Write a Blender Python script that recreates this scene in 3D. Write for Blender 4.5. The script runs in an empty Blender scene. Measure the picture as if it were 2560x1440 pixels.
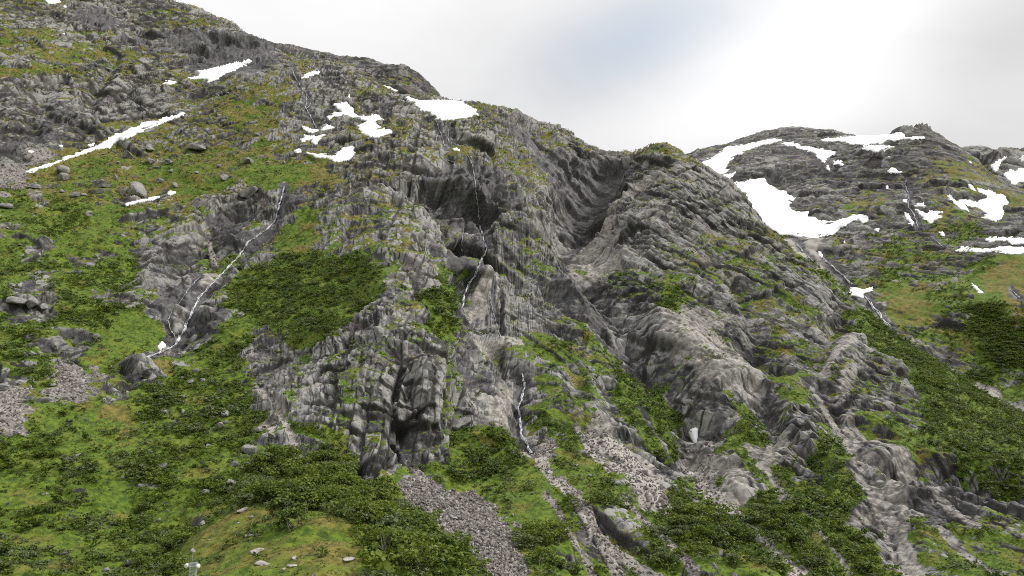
import bpy, math, random, time
import numpy as np
from concurrent.futures import ThreadPoolExecutor
from mathutils import Vector, Matrix
from mathutils.bvhtree import BVHTree

T0 = time.time()
def tick(s): print('[%5.1fs] %s' % (time.time() - T0, s))
random.seed(7); RNG = np.random.default_rng(7)
scene = bpy.context.scene
COL = scene.collection

# ------------------------------------------------------------------ camera
FPX, PITCH, ZC = 2009.0, math.radians(12.0), 90.0      # focal length in survey pixels, upward tilt, drone height over the valley
cam_data = bpy.data.cameras.new('camera'); cam = bpy.data.objects.new('camera', cam_data); COL.objects.link(cam)
cam_data.sensor_width = 36.0; cam_data.lens = 36.0 * FPX / 2560.0
cam_data.clip_start = 0.5; cam_data.clip_end = 30000
cam.location = (0, 0, ZC); cam.rotation_euler = (math.pi / 2 + PITCH, 0, 0)
scene.camera = cam

# ------------------------------------------------------------------ sky: a thin bright overcast with one gap
SUN_AZ, SUN_EL = math.radians(84.0), math.radians(47.0)   # clockwise from +Y
world = bpy.data.worlds.new('World'); scene.world = world; world.use_nodes = True
wn, wl = world.node_tree.nodes, world.node_tree.links
wn.clear()
def wnode(t, **kw):
    n = wn.new(t)
    for k, v in kw.items(): setattr(n, k, v)
    return n
w_out = wnode('ShaderNodeOutputWorld'); w_bg = wnode('ShaderNodeBackground')
sky = wnode('ShaderNodeTexSky', sky_type='NISHITA', sun_disc=False, sun_elevation=SUN_EL, sun_rotation=SUN_AZ)
sky.altitude = 300; sky.air_density = 1.0; sky.dust_density = 0.4
tc = wnode('ShaderNodeTexCoord')
def wmath(op, a, b=None, c=None):
    n = wnode('ShaderNodeMath', operation=op)
    for i, x in enumerate((a, b, c)):
        if x is None: continue
        if isinstance(x, (int, float)): n.inputs[i].default_value = x
        else: wl.new(x, n.inputs[i])
    return n.outputs[0]
mp = wnode('ShaderNodeMapping'); mp.inputs['Scale'].default_value = (1.0, 1.0, 2.2); mp.inputs['Location'].default_value = (3.1, 0.4, 1.7)
wl.new(tc.outputs['Generated'], mp.inputs['Vector'])
nz1 = wnode('ShaderNodeTexNoise'); nz1.inputs['Scale'].default_value = 1.7; nz1.inputs['Detail'].default_value = 3.0; nz1.inputs['Roughness'].default_value = 0.45
wl.new(mp.outputs[0], nz1.inputs['Vector'])
def sky_blob(u, v, su, sv, tilt=0.0):
    """soft lobe of cloud thickness round the direction of a surveyed point"""
    a, b = (u - 1280) / FPX, (720 - v) / FPX
    c, s = math.cos(PITCH), math.sin(PITCH)
    d = Vector((a, c - b * s, s + b * c)).normalized()
    rt = Vector((0, 0, 1)).cross(d).normalized() * -1; up = rt.cross(d)
    rt, up = rt * math.cos(tilt) + up * math.sin(tilt), up * math.cos(tilt) - rt * math.sin(tilt)
    outs = []
    for ax, sg in ((rt, su), (up, sv)):
        dp = wnode('ShaderNodeVectorMath', operation='DOT_PRODUCT'); wl.new(tc.outputs['Generated'], dp.inputs[0]); dp.inputs[1].default_value = ax
        q = wmath('DIVIDE', dp.outputs['Value'], sg / FPX); outs.append(wmath('MULTIPLY', q, q))
    dp = wnode('ShaderNodeVectorMath', operation='DOT_PRODUCT'); wl.new(tc.outputs['Generated'], dp.inputs[0]); dp.inputs[1].default_value = d
    e = wmath('EXPONENT', wmath('MULTIPLY', wmath('ADD', outs[0], outs[1]), -1.0))
    return wmath('MULTIPLY', e, wmath('GREATER_THAN', dp.outputs['Value'], 0.0))
gap = sky_blob(1600, 90, 230, 95, 0.25)
gap = wmath('MULTIPLY', gap, wmath('MULTIPLY_ADD', nz1.outputs['Fac'], 0.8, 0.35))
glow = wmath('ADD', sky_blob(2040, 130, 330, 150, 0.1), wmath('MULTIPLY', sky_blob(1900, 300, 700, 90), 0.5))
grey = wmath('ADD', wmath('MULTIPLY', sky_blob(1480, 170, 460, 220, 0.35), 0.17), wmath('MULTIPLY', sky_blob(2500, 100, 300, 170, 0.2), 0.22))
lum = wmath('MULTIPLY_ADD', nz1.outputs['Fac'], 0.16, 0.84)
lum = wmath('SUBTRACT', wmath('MULTIPLY_ADD', glow, 0.28, lum), grey)
nz2 = wnode('ShaderNodeTexNoise'); nz2.inputs['Scale'].default_value = 6.0; nz2.inputs['Detail'].default_value = 5.0; nz2.inputs['Roughness'].default_value = 0.55; nz2.inputs['Distortion'].default_value = 0.6
wl.new(mp.outputs[0], nz2.inputs['Vector']); lum = wmath('ADD', lum, wmath('MULTIPLY', wmath('SUBTRACT', nz2.outputs['Fac'], 0.5), 0.16))
sep = wnode('ShaderNodeSeparateXYZ'); wl.new(tc.outputs['Generated'], sep.inputs[0])
lum = wmath('MULTIPLY', lum, wmath('MULTIPLY_ADD', wmath('MAXIMUM', sep.outputs[2], 0.0), 0.46, 0.215))     # an overcast dome is brightest overhead
cl = wnode('ShaderNodeCombineColor')
wl.new(lum, cl.inputs[0]); wl.new(lum, cl.inputs[1]); wl.new(wmath('MULTIPLY', lum, 1.005), cl.inputs[2])
sk = wnode('ShaderNodeMix', data_type='RGBA', blend_type='MULTIPLY'); sk.inputs['Factor'].default_value = 1.0
wl.new(sky.outputs[0], sk.inputs['A']); sk.inputs['B'].default_value = (0.085, 0.094, 0.083, 1)     # the clear sky seen through the gap
veil = wnode('ShaderNodeMix', data_type='RGBA'); wl.new(wmath('MULTIPLY', gap, 0.45), veil.inputs['Factor'])
wl.new(cl.outputs[0], veil.inputs['A']); wl.new(sk.outputs['Result'], veil.inputs['B'])
wl.new(veil.outputs['Result'], w_bg.inputs['Color']); w_bg.inputs['Strength'].default_value = 1.0
wl.new(w_bg.outputs[0], w_out.inputs['Surface'])

sun_d = bpy.data.lights.new('sun', 'SUN'); sun_d.energy = 1.5; sun_d.angle = math.radians(10); sun_d.color = (1.0, 0.97, 0.92)
sun = bpy.data.objects.new('sun', sun_d); COL.objects.link(sun)
sun_dir = Vector((math.sin(SUN_AZ) * math.cos(SUN_EL), math.cos(SUN_AZ) * math.cos(SUN_EL), math.sin(SUN_EL)))
sun.rotation_euler = sun_dir.to_track_quat('Z', 'Y').to_euler()
vs = scene.view_settings
vs.view_transform = 'Standard'; vs.look = 'None'; vs.exposure = 1.22; vs.gamma = 1.0; vs.use_curve_mapping = False
scene.cycles.use_denoising = False; scene.cycles.filter_width = 1.0; scene.cycles.max_bounces = 4; scene.cycles.diffuse_bounces = 3; scene.cycles.transparent_max_bounces = 6

# ------------------------------------------------------------------ survey helpers: bearing/elevation of a pixel <-> points
CP, SP = math.cos(PITCH), math.sin(PITCH)
def ray(u, v):
    a = (np.asarray(u, float) - 1280) / FPX; b = (720 - np.asarray(v, float)) / FPX
    d = np.stack([a, CP - b * SP, SP + b * CP], -1)
    return d / np.linalg.norm(d, axis=-1, keepdims=True)
def at(u, v, R):
    """point in the direction of pixel (u, v) at horizontal distance R"""
    d = ray(u, v); h = np.hypot(d[..., 0], d[..., 1])
    p = d * (np.asarray(R, float) / h)[..., None]; p[..., 2] += ZC
    return p
def proj(p):
    x, y, z = p[..., 0], p[..., 1], p[..., 2] - ZC
    f = np.maximum(y * CP + z * SP, 1e-3); up = -y * SP + z * CP
    return 1280 + FPX * x / f, 720 - FPX * up / f

# ------------------------------------------------------------------ gradient noise
_g = RNG.normal(size=(256, 3)); _g /= np.linalg.norm(_g, axis=1, keepdims=True); GR = (_g * 1.6).astype(np.float32)
POOL = ThreadPoolExecutor(4)
def _noise_chunk(P, seed):
    F = np.floor(P); I = F.astype(np.int64); f = (P - F).astype(np.float32)
    w = f * f * f * (f * (f * 6 - 15) + 10)
    X = [(I[:, 0] + k) * 73856093 for k in (0, 1)]; Y = [(I[:, 1] + k) * 19349663 for k in (0, 1)]; Z = [(I[:, 2] + k) * 83492791 + seed * 2654435 for k in (0, 1)]
    res = []
    for i in (0, 1):
        for j in (0, 1):
            for k in (0, 1):
                h = X[i] ^ Y[j] ^ Z[k]; h = (h ^ (h >> 13)) * 1274126177; h = (h ^ (h >> 16)) & 255
                g = GR[h]
                res.append(g[:, 0] * (f[:, 0] - i) + g[:, 1] * (f[:, 1] - j) + g[:, 2] * (f[:, 2] - k))
    wx, wy, wz = w[:, 0], w[:, 1], w[:, 2]
    l = lambda a, b, t: a + (b - a) * t
    return l(l(l(res[0], res[1], wz), l(res[2], res[3], wz), wy), l(l(res[4], res[5], wz), l(res[6], res[7], wz), wy), wx)
def noise(P, scale, seed=0):
    Q = np.asarray(P).reshape(-1, 3) / scale
    n = len(Q); step = 40000
    parts = list(POOL.map(lambda s: _noise_chunk(Q[s:s + step], seed), range(0, n, step)))
    return np.concatenate(parts) if parts else np.zeros(0, np.float32)
def fbm(P, scale, octv, seed=0, gain=0.5, lac=2.03):
    s = 0; a = 1.0
    for o in range(octv):
        s = s + a * noise(P, scale, seed + o * 17); a *= gain; scale /= lac
    return s
def billow(P, scale, seed=0): return np.abs(noise(P, scale, seed)) * 2.4 - 0.75
def _facet_chunk(P, seed, tilt):
    I = np.floor(P).astype(np.int64); f = (P - I).astype(np.float32)
    best = np.full(len(P), 9.0, np.float32); sec = np.full(len(P), 9.0, np.float32); val = np.zeros(len(P), np.float32)
    for dx in (-1, 0, 1):
        for dy in (-1, 0, 1):
            for dz in (-1, 0, 1):
                h = ((I[:, 0] + dx) * 73856093) ^ ((I[:, 1] + dy) * 19349663) ^ ((I[:, 2] + dz) * 83492791 + seed * 2654435)
                h = (h ^ (h >> 13)) * 1274126177; h = (h ^ (h >> 16)) & 0xffffff
                r0 = ((h & 255) * (1 / 255)).astype(np.float32); r1 = (((h >> 8) & 255) * (1 / 255)).astype(np.float32); r2 = (((h >> 16) & 255) * (1 / 255)).astype(np.float32)
                ex = f[:, 0] - (dx + .15 + .7 * r0); ey = f[:, 1] - (dy + .15 + .7 * r1); ez = f[:, 2] - (dz + .15 + .7 * r2)
                d = ex * ex + ey * ey + ez * ez
                g = (r0 * 7.13 + r1 * 3.7) % 1.0
                w = (g - .5) + tilt * ((r2 - .3) * 1.6 * ex + (r1 - .5) * 2.0 * ey)
                k = d < best; sec = np.where(k, best, np.minimum(sec, d)); val = np.where(k, w, val); best = np.minimum(best, d)
    return np.stack([val, np.sqrt(sec) - np.sqrt(best)], -1)
def facets(P, scale, seed=0, tilt=.5):
    """jointed blocks: height of each tilted block face, and distance to the nearest joint"""
    Q = np.asarray(P) / scale
    r = np.concatenate(list(POOL.map(lambda s: _facet_chunk(Q[s:s + 30000], seed, tilt), range(0, len(Q), 30000))))
    return r[:, 0], r[:, 1]
def _block_chunk(P, seed, wid, tilt):
    F = np.floor(P); I = F.astype(np.int64); f = (P - F).astype(np.float32)
    w = np.clip((f - .5) / wid + .5, 0, 1)
    X = [(I[:, 0] + k) * 73856093 for k in (0, 1)]; Y = [(I[:, 1] + k) * 19349663 for k in (0, 1)]; Z = [(I[:, 2] + k) * 83492791 + seed * 2654435 for k in (0, 1)]
    out = 0
    for i in (0, 1):
        for j in (0, 1):
            for k in (0, 1):
                h = X[i] ^ Y[j] ^ Z[k]; h = (h ^ (h >> 13)) * 1274126177; h = (h ^ (h >> 16)) & 0xffffff
                v = (h & 255) / 255. - .5 + tilt * ((((h >> 8) & 255) / 255. - .5) * (f[:, 0] - i) + (((h >> 16) & 255) / 255. - .5) * (f[:, 1] - j))
                out = out + v * (w[:, 0] if i else 1 - w[:, 0]) * (w[:, 1] if j else 1 - w[:, 1]) * (w[:, 2] if k else 1 - w[:, 2])
    return np.stack([out, (np.abs(f[:, :2] - .5)).min(1)], -1).astype(np.float32)
def blocks(L, size, seed, edge, tilt=.6):
    """rock split by three joint sets: offset of each block and closeness to a joint; edge = width of a step in metres"""
    size = np.asarray(size, float); Q = L / size
    Q = Q + .2 * np.stack([noise(np.stack([Q[:, i] * .8, Q[:, (i + 1) % 3] * .12, Q[:, (i + 2) % 3] * .12], -1), 1.0, seed + 7 * i) for i in range(3)], -1)
    wid = np.clip(edge / size, .05, .6).astype(np.float32)
    r = np.concatenate(list(POOL.map(lambda s: _block_chunk(Q[s:s + 30000], seed, wid, tilt), range(0, len(Q), 30000))))
    return r[:, 0], r[:, 1]
def sstep(a, b, x):
    t = np.clip((x - a) / (b - a), 0, 1); return t * t * (3 - 2 * t)
# ------------------------------------------------------------------ the ground: control points (bearing px, elevation px, horizontal distance m)
MAIN = {
 -350: [(1500,300),(1200,400),(1000,500),(800,640),(600,820),(480,960),(420,1080),(300,1170),(200,1280),(50,1500),(-150,1800),(-230,2050)],
 0: [(1560,290),(1440,330),(1200,410),(1000,500),(850,600),(700,720),(560,850),(480,960),(420,1080),(330,1140),(200,1270),(100,1420),(0,1620),(-130,1850),(-110,2100)],
 250: [(1440,320),(1200,410),(1000,500),(850,590),(700,720),(560,850),(450,1000),(370,1140),(300,1210),(200,1330),(100,1480),(0,1650),(-70,1800),(-20,2100)],
 450: [(1440,300),(1280,370),(1100,450),(950,540),(870,600),(700,740),(600,830),(500,930),(400,1060),(300,1210),(230,1330),(160,1430),(100,1530),(12,1660),(70,1900)],
 560: [(62,1620),(110,1850)],
 600: [(1440,270),(1300,330),(1270,350),(1150,420),(1000,500),(850,590),(760,640),(650,740),(550,850),(480,900),(400,1010),(300,1160),(220,1290),(158,1400),(150,1490)],
 640: [(97,1590),(140,1800)],
 688: [(122,1560),(160,1750),(145,1400)],
 800: [(1440,240),(1300,310),(1200,380),(1100,440),(1000,480),(900,520),(830,560),(700,650),(600,740),(500,830),(480,860),(400,980),(330,1100),(250,1210),(190,1330),(160,1430),(185,1650)],
 900: [(190,1370),(210,1600)],
 1000: [(1440,250),(1250,370),(1170,430),(1000,465),(870,500),(800,540),(700,610),(600,700),(480,830),(400,950),(300,1110),(250,1220),(238,1290),(262,1450)],
 1120: [(1440,290),(1250,390),(1120,455),(1000,475),(850,515),(740,600),(640,690),(560,780),(470,870),(400,950),(320,1080),(253,1230),(275,1400)],
 1190: [(1300,400),(1100,480),(950,540),(800,640),(700,740),(600,830),(560,860),(400,960),(330,1080),(258,1230),(285,1400)],
 1300: [(1440,310),(1250,410),(1100,500),(960,570),(850,630),(740,700),(640,760),(570,800),(540,830),(450,960),(350,1120),(285,1250),(315,1450)],
 1400: [(1440,320),(1200,440),(1000,560),(850,640),(700,760),(600,900),(540,1000),(460,1080),(380,1170),(326,1260),(360,1450)],
 1500: [(1440,330),(1200,450),(1000,570),(850,650),(700,780),(580,930),(500,1070),(430,1170),(379,1280),(415,1450)],
 1560: [(384,1280),(440,1450)],
 1640: [(1440,340),(1250,430),(1100,530),(950,610),(880,650),(750,740),(650,820),(540,920),(450,1040),(357,1150),(430,1350)],
 1720: [(392,1140),(460,1340)],
 1800: [(1440,350),(1280,430),(1180,500),(1060,560),(960,620),(850,690),(750,760),(650,870),(560,970),(456,1120),(540,1330)],
 1900: [(540,1080),(640,1280)],
 2000: [(1440,370),(1300,430),(1150,520),(1000,620),(900,700),(800,790),(720,880),(634,1020),(740,1230)],
 2100: [(720,970),(830,1180)],
 2200: [(1440,390),(1300,460),(1150,540),(1000,640),(900,740),(805,920),(920,1100)],
 2400: [(1440,400),(1250,500),(1100,600),(1000,740),(937,860),(1040,1050)],
 2560: [(1440,420),(1250,540),(1150,640),(1053,800),(1160,1000)],
 2860: [(1440,440),(1300,560),(1205,800),(1300,1000)],
}
SUMMIT = [(560,105,1950),(640,112,1900),(690,115,1900),(760,125,1880),(850,145,1850),(930,155,1830),(1000,158,1800),(1035,168,1790),(1068,200,1770),(1090,228,1750),(1112,256,1740),
 (640,190,1680),(700,195,1650),(850,230,1600),(1000,280,1560),(1100,305,1600),(700,152,2200),(900,190,2150),(1010,200,2100),(1100,290,2000),(1150,320,1760),(1250,380,1760),(1200,400,2000),(950,220,1690),(800,180,1720)]
FAR = [(1600,520,2200),(1680,450,2300),(1750,412,2450),(1850,440,2000),(1900,520,1700),(2000,592,1500),(2100,700,1250),(2200,810,1080),(2400,945,1000),(2560,1060,960),(2860,1210,900),
 (1820,365,2750),(1900,337,2900),(1960,324,3000),(2050,331,3000),(2120,344,2900),(1900,480,1900),(1900,420,2150),(2000,500,1700),(1950,385,2350),(2050,552,1580),(2150,560,1560),(2200,470,1750),(2150,385,2200),
 (2050,362,2450),(2200,340,2450),(2250,336,2380),(2290,329,2250),(2330,328,2150),(2370,345,2080),(2410,374,2000),(2440,392,1950),(2480,440,1850),(2520,466,1780),(2560,484,1720),(2300,500,1600),(2300,600,1400),(2300,700,1250),(2450,520,1620),(2450,600,1450),(2560,600,1400),
 (2560,700,1250),(2450,750,1150),(2560,850,1080),(2860,700,1200),(2860,560,1500),(2700,540,1600),(1900,365,3200),(2000,350,3300),(2150,372,3000),(2330,360,2500),(2440,440,2300),(2560,540,2000),(2700,610,1850),(2860,640,1750),(2060,640,1380),
 (1850,560,1600),(1950,680,1300),(2050,800,1100),(2200,950,950),(2400,1080,880),(2600,1200,820)]
PEAK = [(2300,430,3700),(2380,402,3700),(2430,383,3700),(2490,371,3800),(2530,369,3850),(2600,366,3900),(2750,360,3950),(2950,350,4000),(2440,500,3200),(2560,480,3300),(2700,490,3300),(2900,490,3300),(2350,520,3300),
 (2430,430,4200),(2560,420,4300),(2750,410,4400),(2950,400,4400),(2500,430,3500),(2640,430,3550),(2450,640,2700),(2700,640,2700),(2950,640,2700)]
def ctrl(lst, extra=()):
    P = [tuple(at(u, v, R)) for u, v, R in lst] + list(extra)
    return np.array(P, float)
main_pts = ctrl([(u, v, R) for u, c in MAIN.items() for v, R in c],
    [(R * math.sin(a), R * math.cos(a), z) for a in np.radians(range(-42, 46, 12)) for R, z in ((60, 14), (150, 28))])

def rbf_fit(P, lam=1e-4):
    X = P[:, :2] / 1000; n = len(X)
    r2 = ((X[:, None] - X[None]) ** 2).sum(-1); K = 0.5 * r2 * np.log(r2 + 1e-12)
    A = np.zeros((n + 3, n + 3)); A[:n, :n] = K + lam * np.eye(n); A[:n, n] = 1; A[:n, n + 1:] = X; A[n:, :n] = A[:n, n:].T
    b = np.zeros(n + 3); b[:n] = P[:, 2]
    return X, np.linalg.solve(A, b)
def rbf_eval(fit, x, y):
    X, c = fit; n = len(X)
    Q = np.stack([x.ravel(), y.ravel()], -1) / 1000
    def ch(s):
        q = Q[s:s + 4000]; r2 = ((q[:, None] - X[None]) ** 2).sum(-1)
        return (0.5 * r2 * np.log(r2 + 1e-12)) @ c[:n] + c[n] + q @ c[n + 1:]
    return np.concatenate(list(POOL.map(ch, range(0, len(Q), 4000)))).reshape(x.shape)

def sheet(fit, tans, R0, R1, nrow, floor=-1e9):
    """grid over bearing x distance; rows spaced by apparent slope length so cliffs get their share of vertices"""
    az = np.arctan(tans); nc = len(az)
    sub = max(1, nc // 260); azc = az[::sub] if (nc - 1) % sub == 0 else np.append(az[::sub], az[-1])
    Rs = np.geomspace(R0, R1, 420)
    Zc = rbf_eval(fit, np.sin(azc)[:, None] * Rs, np.cos(azc)[:, None] * Rs)
    Z = np.empty((nc, len(Rs)))
    for j in range(len(Rs)): Z[:, j] = np.interp(az, azc, Zc[:, j])
    Z = np.maximum(Z, floor)
    el = np.arctan2(Z - ZC, Rs[None]); dR = np.diff(Rs)[None]; dZ = np.diff(Z, axis=1)
    Rm = 0.5 * (Rs[1:] + Rs[:-1])
    de = np.abs(np.diff(el, axis=1)); front = np.diff(el, axis=1) > 0
    w = np.where(front, de * 1.0 + 0.12 * np.hypot(dR, dZ) / Rm, 0.05 * np.hypot(dR, dZ) / Rm)
    vis = el[:, 1:] >= np.maximum.accumulate(el, 1)[:, 1:] - 0.012
    w = np.where(vis, w, 0.06 * w) + 1e-6
    _, vv_ = proj(np.stack([np.sin(az)[:, None] * Rm, np.cos(az)[:, None] * Rm, .5 * (Z[:, 1:] + Z[:, :-1])], -1)); w = np.where((vv_ > 1490) | (vv_ < -60), .12 * w, w)
    w = 0.5 * w + 0.25 * np.roll(w, 1, 0) + 0.25 * np.roll(w, -1, 0)
    k = np.ones(9) / 9; w = np.apply_along_axis(lambda r: np.convolve(np.pad(r, 4, 'edge'), k, 'valid'), 1, w)
    for _ in range(6): w = (w + np.vstack([w[:1], w[:-1]]) + np.vstack([w[1:], w[-1:]])) / 3
    cum = np.concatenate([np.zeros((nc, 1)), np.cumsum(w, 1)], 1); cum /= cum[:, -1:]
    t = np.linspace(0, 1, nrow)
    R = np.stack([np.interp(t, cum[i], Rs) for i in range(nc)])
    H = np.stack([np.interp(R[i], Rs, Z[i]) for i in range(nc)])
    # smooth the piecewise-linear interpolation a little
    P = np.stack([np.sin(az)[:, None] * R, np.cos(az)[:, None] * R, H], -1)
    return P
def normals(P):
    du = np.gradient(P, axis=0); dv = np.gradient(P, axis=1)
    n = np.cross(du, dv); n /= np.linalg.norm(n, axis=-1, keepdims=True) + 1e-12
    n *= np.sign(n[..., 2:3] + 1e-9)
    return n

# ------------------------------------------------------------------ ground-cover survey: rows every 40 px, runs of letters
# R bare rock  D dark rock, damp with shade painted in  L pale slab  M rock with turf  m turf with rock  G grass  H yellow heath  g grass+scrub  b open scrub  B birch scrub  S grey scree  T pale talus  P purple scree
COVER = """0 M 150 R 420 M
0 M 160 D 290 M 560 R
0 m 120 M 270 M 300 D 640 M
0 M 160 M 260 m 320 M 430 D 690 M
0 m 130 M 470 M 500 D 640 M 760 R 860 M
0 R 120 M 230 R 330 M 470 M 640 M 760 R 850 M
0 R 400 M 540 m 700 M 760 R 860 M 900 R 1000 M
0 R 90 D 200 R 240 M 470 M 560 m 600 M 700 R 900 M 1060 M 1250 R 1290 D 1340 M
0 D 60 D 130 M 250 m 420 M 600 m 700 M 860 m 930 M 1050 R 1250 R 1280 D 1340 R 1420 M
0 D 40 S 120 H 300 M 420 m 600 g 660 M 760 m 800 M 900 M 1080 M 1100 H 1180 M 1280 R 1380 D 1480 R 1530 M 1600 M
0 S 40 H 180 G 260 m 340 G 440 m 600 m 680 G 760 H 800 M 900 M 1050 D 1220 R 1300 M 1360 R 1400 D 1560 R 1640 M 1780 R
0 S 60 m 200 m 400 G 560 M 640 G 740 H 850 R 930 R 1060 D 1250 R 1330 M 1380 R 1420 D 1540 R 1600 M 1700 R
0 b 60 M 130 g 200 m 300 M 420 m 500 M 620 R 700 D 760 R 850 M 930 R 1060 D 1280 R 1380 D 1560 R
0 g 60 b 100 B 200 g 300 m 440 m 520 m 540 D 600 M 640 D 700 R 740 m 800 M 920 R 1050 R 1130 D 1300 R 1460 D 1530 R
0 R 30 g 100 B 190 G 250 m 420 m 460 M 540 D 600 m 680 G 760 M 850 M 950 R 1160 R 1240 R 1280 M 1340 R 1420 D 1460 L 1520 R 1900 M
0 g 60 R 130 G 200 g 290 m 330 R 480 M 560 b 620 M 700 m 840 M 930 R 1120 R 1160 D 1220 R 1270 M 1340 R 1420 L 1500 R 1900 M
0 b 80 b 180 M 260 b 320 R 460 M 520 b 560 R 620 L 680 m 760 R 780 b 860 M 980 R 1100 D 1160 D 1220 R 1300 M 1380 R 1660 M 1850 R 1950 b
0 b 60 M 120 b 260 B 330 R 470 M 500 L 560 b 700 B 900 M 960 R 1060 b 1130 R 1240 R 1360 D 1480 R 1640 m 1700 M 1760 R 2000 b
0 b 20 R 60 M 120 b 180 M 380 D 430 L 500 M 560 b 620 B 940 M 980 R 1040 b 1150 R 1280 R 1380 D 1520 R 1640 b 1720 R 2080 D 2100 b
0 R 60 R 110 B 380 D 430 L 480 R 540 b 620 B 930 R 1040 b 1140 L 1220 R 1290 R 1380 D 1520 R 1640 L 1800 R 1880 D 1980 R 2050 D 2120 B
0 b 80 b 160 B 260 b 300 G 420 R 480 D 510 b 620 M 680 B 860 R 1060 b 1140 R 1240 R 1360 M 1440 M 1480 R 1660 L 1800 R 1880 D 1960 R 2160 B
0 B 60 R 100 D 200 R 240 G 380 T 440 M 500 b 600 R 680 B 840 R 1150 D 1210 L 1280 M 1380 M 1440 m 1500 D 1560 R 1660 L 1830 R 1880 M 1960 R 2050 L 2140 b 2180 R 2240 B
0 b 20 B 120 R 200 G 360 H 420 m 480 B 600 R 700 M 780 R 1160 D 1210 R 1290 b 1360 M 1440 m 1520 b 1580 D 1630 R 1700 L 1830 M 1880 D 1960 R 2040 L 2130 M 2200 R 2280 B
0 R 40 b 120 P 180 S 230 g 270 R 360 b 420 B 620 R 1160 D 1250 R 1300 L 1360 M 1520 B 1640 D 1700 R 1800 L 1900 D 1960 m 2010 R 2060 L 2140 M 2260 R 2300 B
0 S 60 g 100 S 200 g 260 R 340 B 460 b 560 B 640 R 1050 D 1150 R 1200 L 1280 R 1300 L 1400 M 1520 B 1680 R 1800 b 1840 L 1900 D 1960 g 2020 R 2200 M 2280 R 2360 B
0 S 60 m 120 g 240 H 310 g 360 B 640 R 700 M 800 R 1060 D 1160 R 1200 L 1280 R 1310 b 1400 M 1540 B 1690 R 1720 D 1800 b 1900 D 1960 g 2020 R 2250 M 2300 B 2400 b
0 S 60 g 150 b 230 H 320 g 380 B 640 T 700 b 800 R 860 M 900 R 1060 D 1150 b 1220 L 1290 b 1440 R 1500 M 1560 B 1700 R 1760 T 1800 b 1920 R 2040 b 2080 L 2160 D 2250 M 2300 b 2360 B
0 b 240 g 320 b 420 B 640 R 720 b 800 R 900 D 960 R 1060 R 1130 b 1230 R 1330 b 1440 T 1500 L 1540 M 1600 B 1700 R 1730 T 1780 g 1850 b 1900 L 1960 R 2040 B 2080 R 2140 D 2260 M 2320 B
0 b 220 g 320 b 440 B 560 b 720 R 780 B 880 D 900 R 1090 M 1110 B 1280 G 1300 T 1350 b 1440 M 1500 T 1540 M 1620 R 1730 T 1780 L 1860 B 1920 M 1960 R 2020 B 2120 L 2180 R 2300 R 2330 B
0 b 200 g 300 b 500 B 740 b 780 B 880 R 950 G 1010 b 1110 B 1230 G 1330 T 1360 g 1480 m 1540 T 1600 M 1640 R 1710 D 1740 T 1790 L 1860 B 1950 M 2040 B 2130 L 2200 R 2260 L 2320 D 2440 D
0 b 200 g 300 b 460 B 960 G 1000 P 1060 m 1130 G 1330 m 1360 G 1420 b 1520 m 1580 T 1640 b 1760 T 1800 L 1860 B 1970 b 2040 B 2130 L 2240 D
0 b 460 B 960 G 1000 P 1180 G 1380 g 1500 b 1560 T 1640 B 1780 T 1830 L 1880 B 2140 L 2320 D 2480 D
0 b 480 H 640 B 720 b 860 B 1040 P 1220 G 1350 b 1480 m 1600 b 1660 B 1830 T 1880 B 2150 R 2200 L 2300 M
0 b 460 H 800 B 1060 P 1260 G 1330 b 1450 m 1550 m 1650 B 1880 T 1930 B 2160 b 2200 R 2300 b 2400 M
0 b 480 H 880 B 1130 P 1270 b 1400 m 1600 B 1750 m 1920 T 1960 B 2100 b 2220 R 2280 b 2450 M
0 b 480 H 880 B 1160 P 1290 b 1400 m 1460 b 1620 m 1750 b 1960 T 2000 B 2200 b 2240 R 2300 b"""
FAR_COVER = """0 R
0 R
0 R
0 R
0 R
0 R
0 R
0 R
1700 R 2380 R
1700 R 2300 R
1700 R 2250 M
1700 R 2300 M 2480 R
1700 R 2040 R 2100 M 2200 R 2300 M 2500 m
1700 R 2080 M 2200 R 2300 m 2400 M 2540 R
1700 R 2200 M 2330 m 2440 R
1700 T 2050 M 2150 m 2250 M 2330 M 2400 R
1700 T 2060 M 2120 M 2200 m 2300 M 2400 m 2500 H
1700 T 2080 M 2150 m 2260 M 2400 G 2450 H
1700 T 2100 M 2180 H 2300 m 2400 G 2480 H
1700 T 2200 H 2330 m 2420 g 2500 m
1700 T 2210 M 2300 m 2420 g
1700 R 2240 M 2350 m 2440 g 2500 b
1700 R 2270 R 2360 M 2440 G 2500 b
1700 R 2330 M 2420 g 2500 m
1700 T 2440 T 2500 m
1700 T 2450 T"""
LET = {  # rock, green, heath, dark, pale, scree, purple, bush density, bush size
 'R': (1.0, .36, .5, .15, .15, 0, .2, .16, .7), 'D': (1.0, .08, .4, .85, .0, 0, .25, .0, .7), 'L': (.6, .22, .4, 0, .9, 0, .15, .08, .7), 'M': (.84, .585, .62, .1, .25, 0, .2, .12, .6),
 'm': (.5, .74, .5, 0, .2, 0, .2, .14, .7), 'G': (.04, 1.0, .05, 0, 0, 0, 0, .10, .8), 'H': (.3, .82, .85, 0, .2, 0, 0, .03, .6), 'g': (.08, .95, .12, 0, .1, 0, 0, .35, .9),
 'b': (.25, .86, .12, 0, .1, 0, .1, .60, 1.0), 'B': (.22, .92, .05, 0, 0, 0, 0, .98, 1.1), 'h': (.1, .95, .45, 0, .2, 0, 0, .13, .7), 'S': (.15, .12, .3, 0, .3, .9, .1, .02, .6), 'T': (.35, .08, .4, 0, .95, .8, .0, .02, .6), 'P': (.1, .03, .5, .1, .1, 1.0, .5, .02, .6)}
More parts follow.
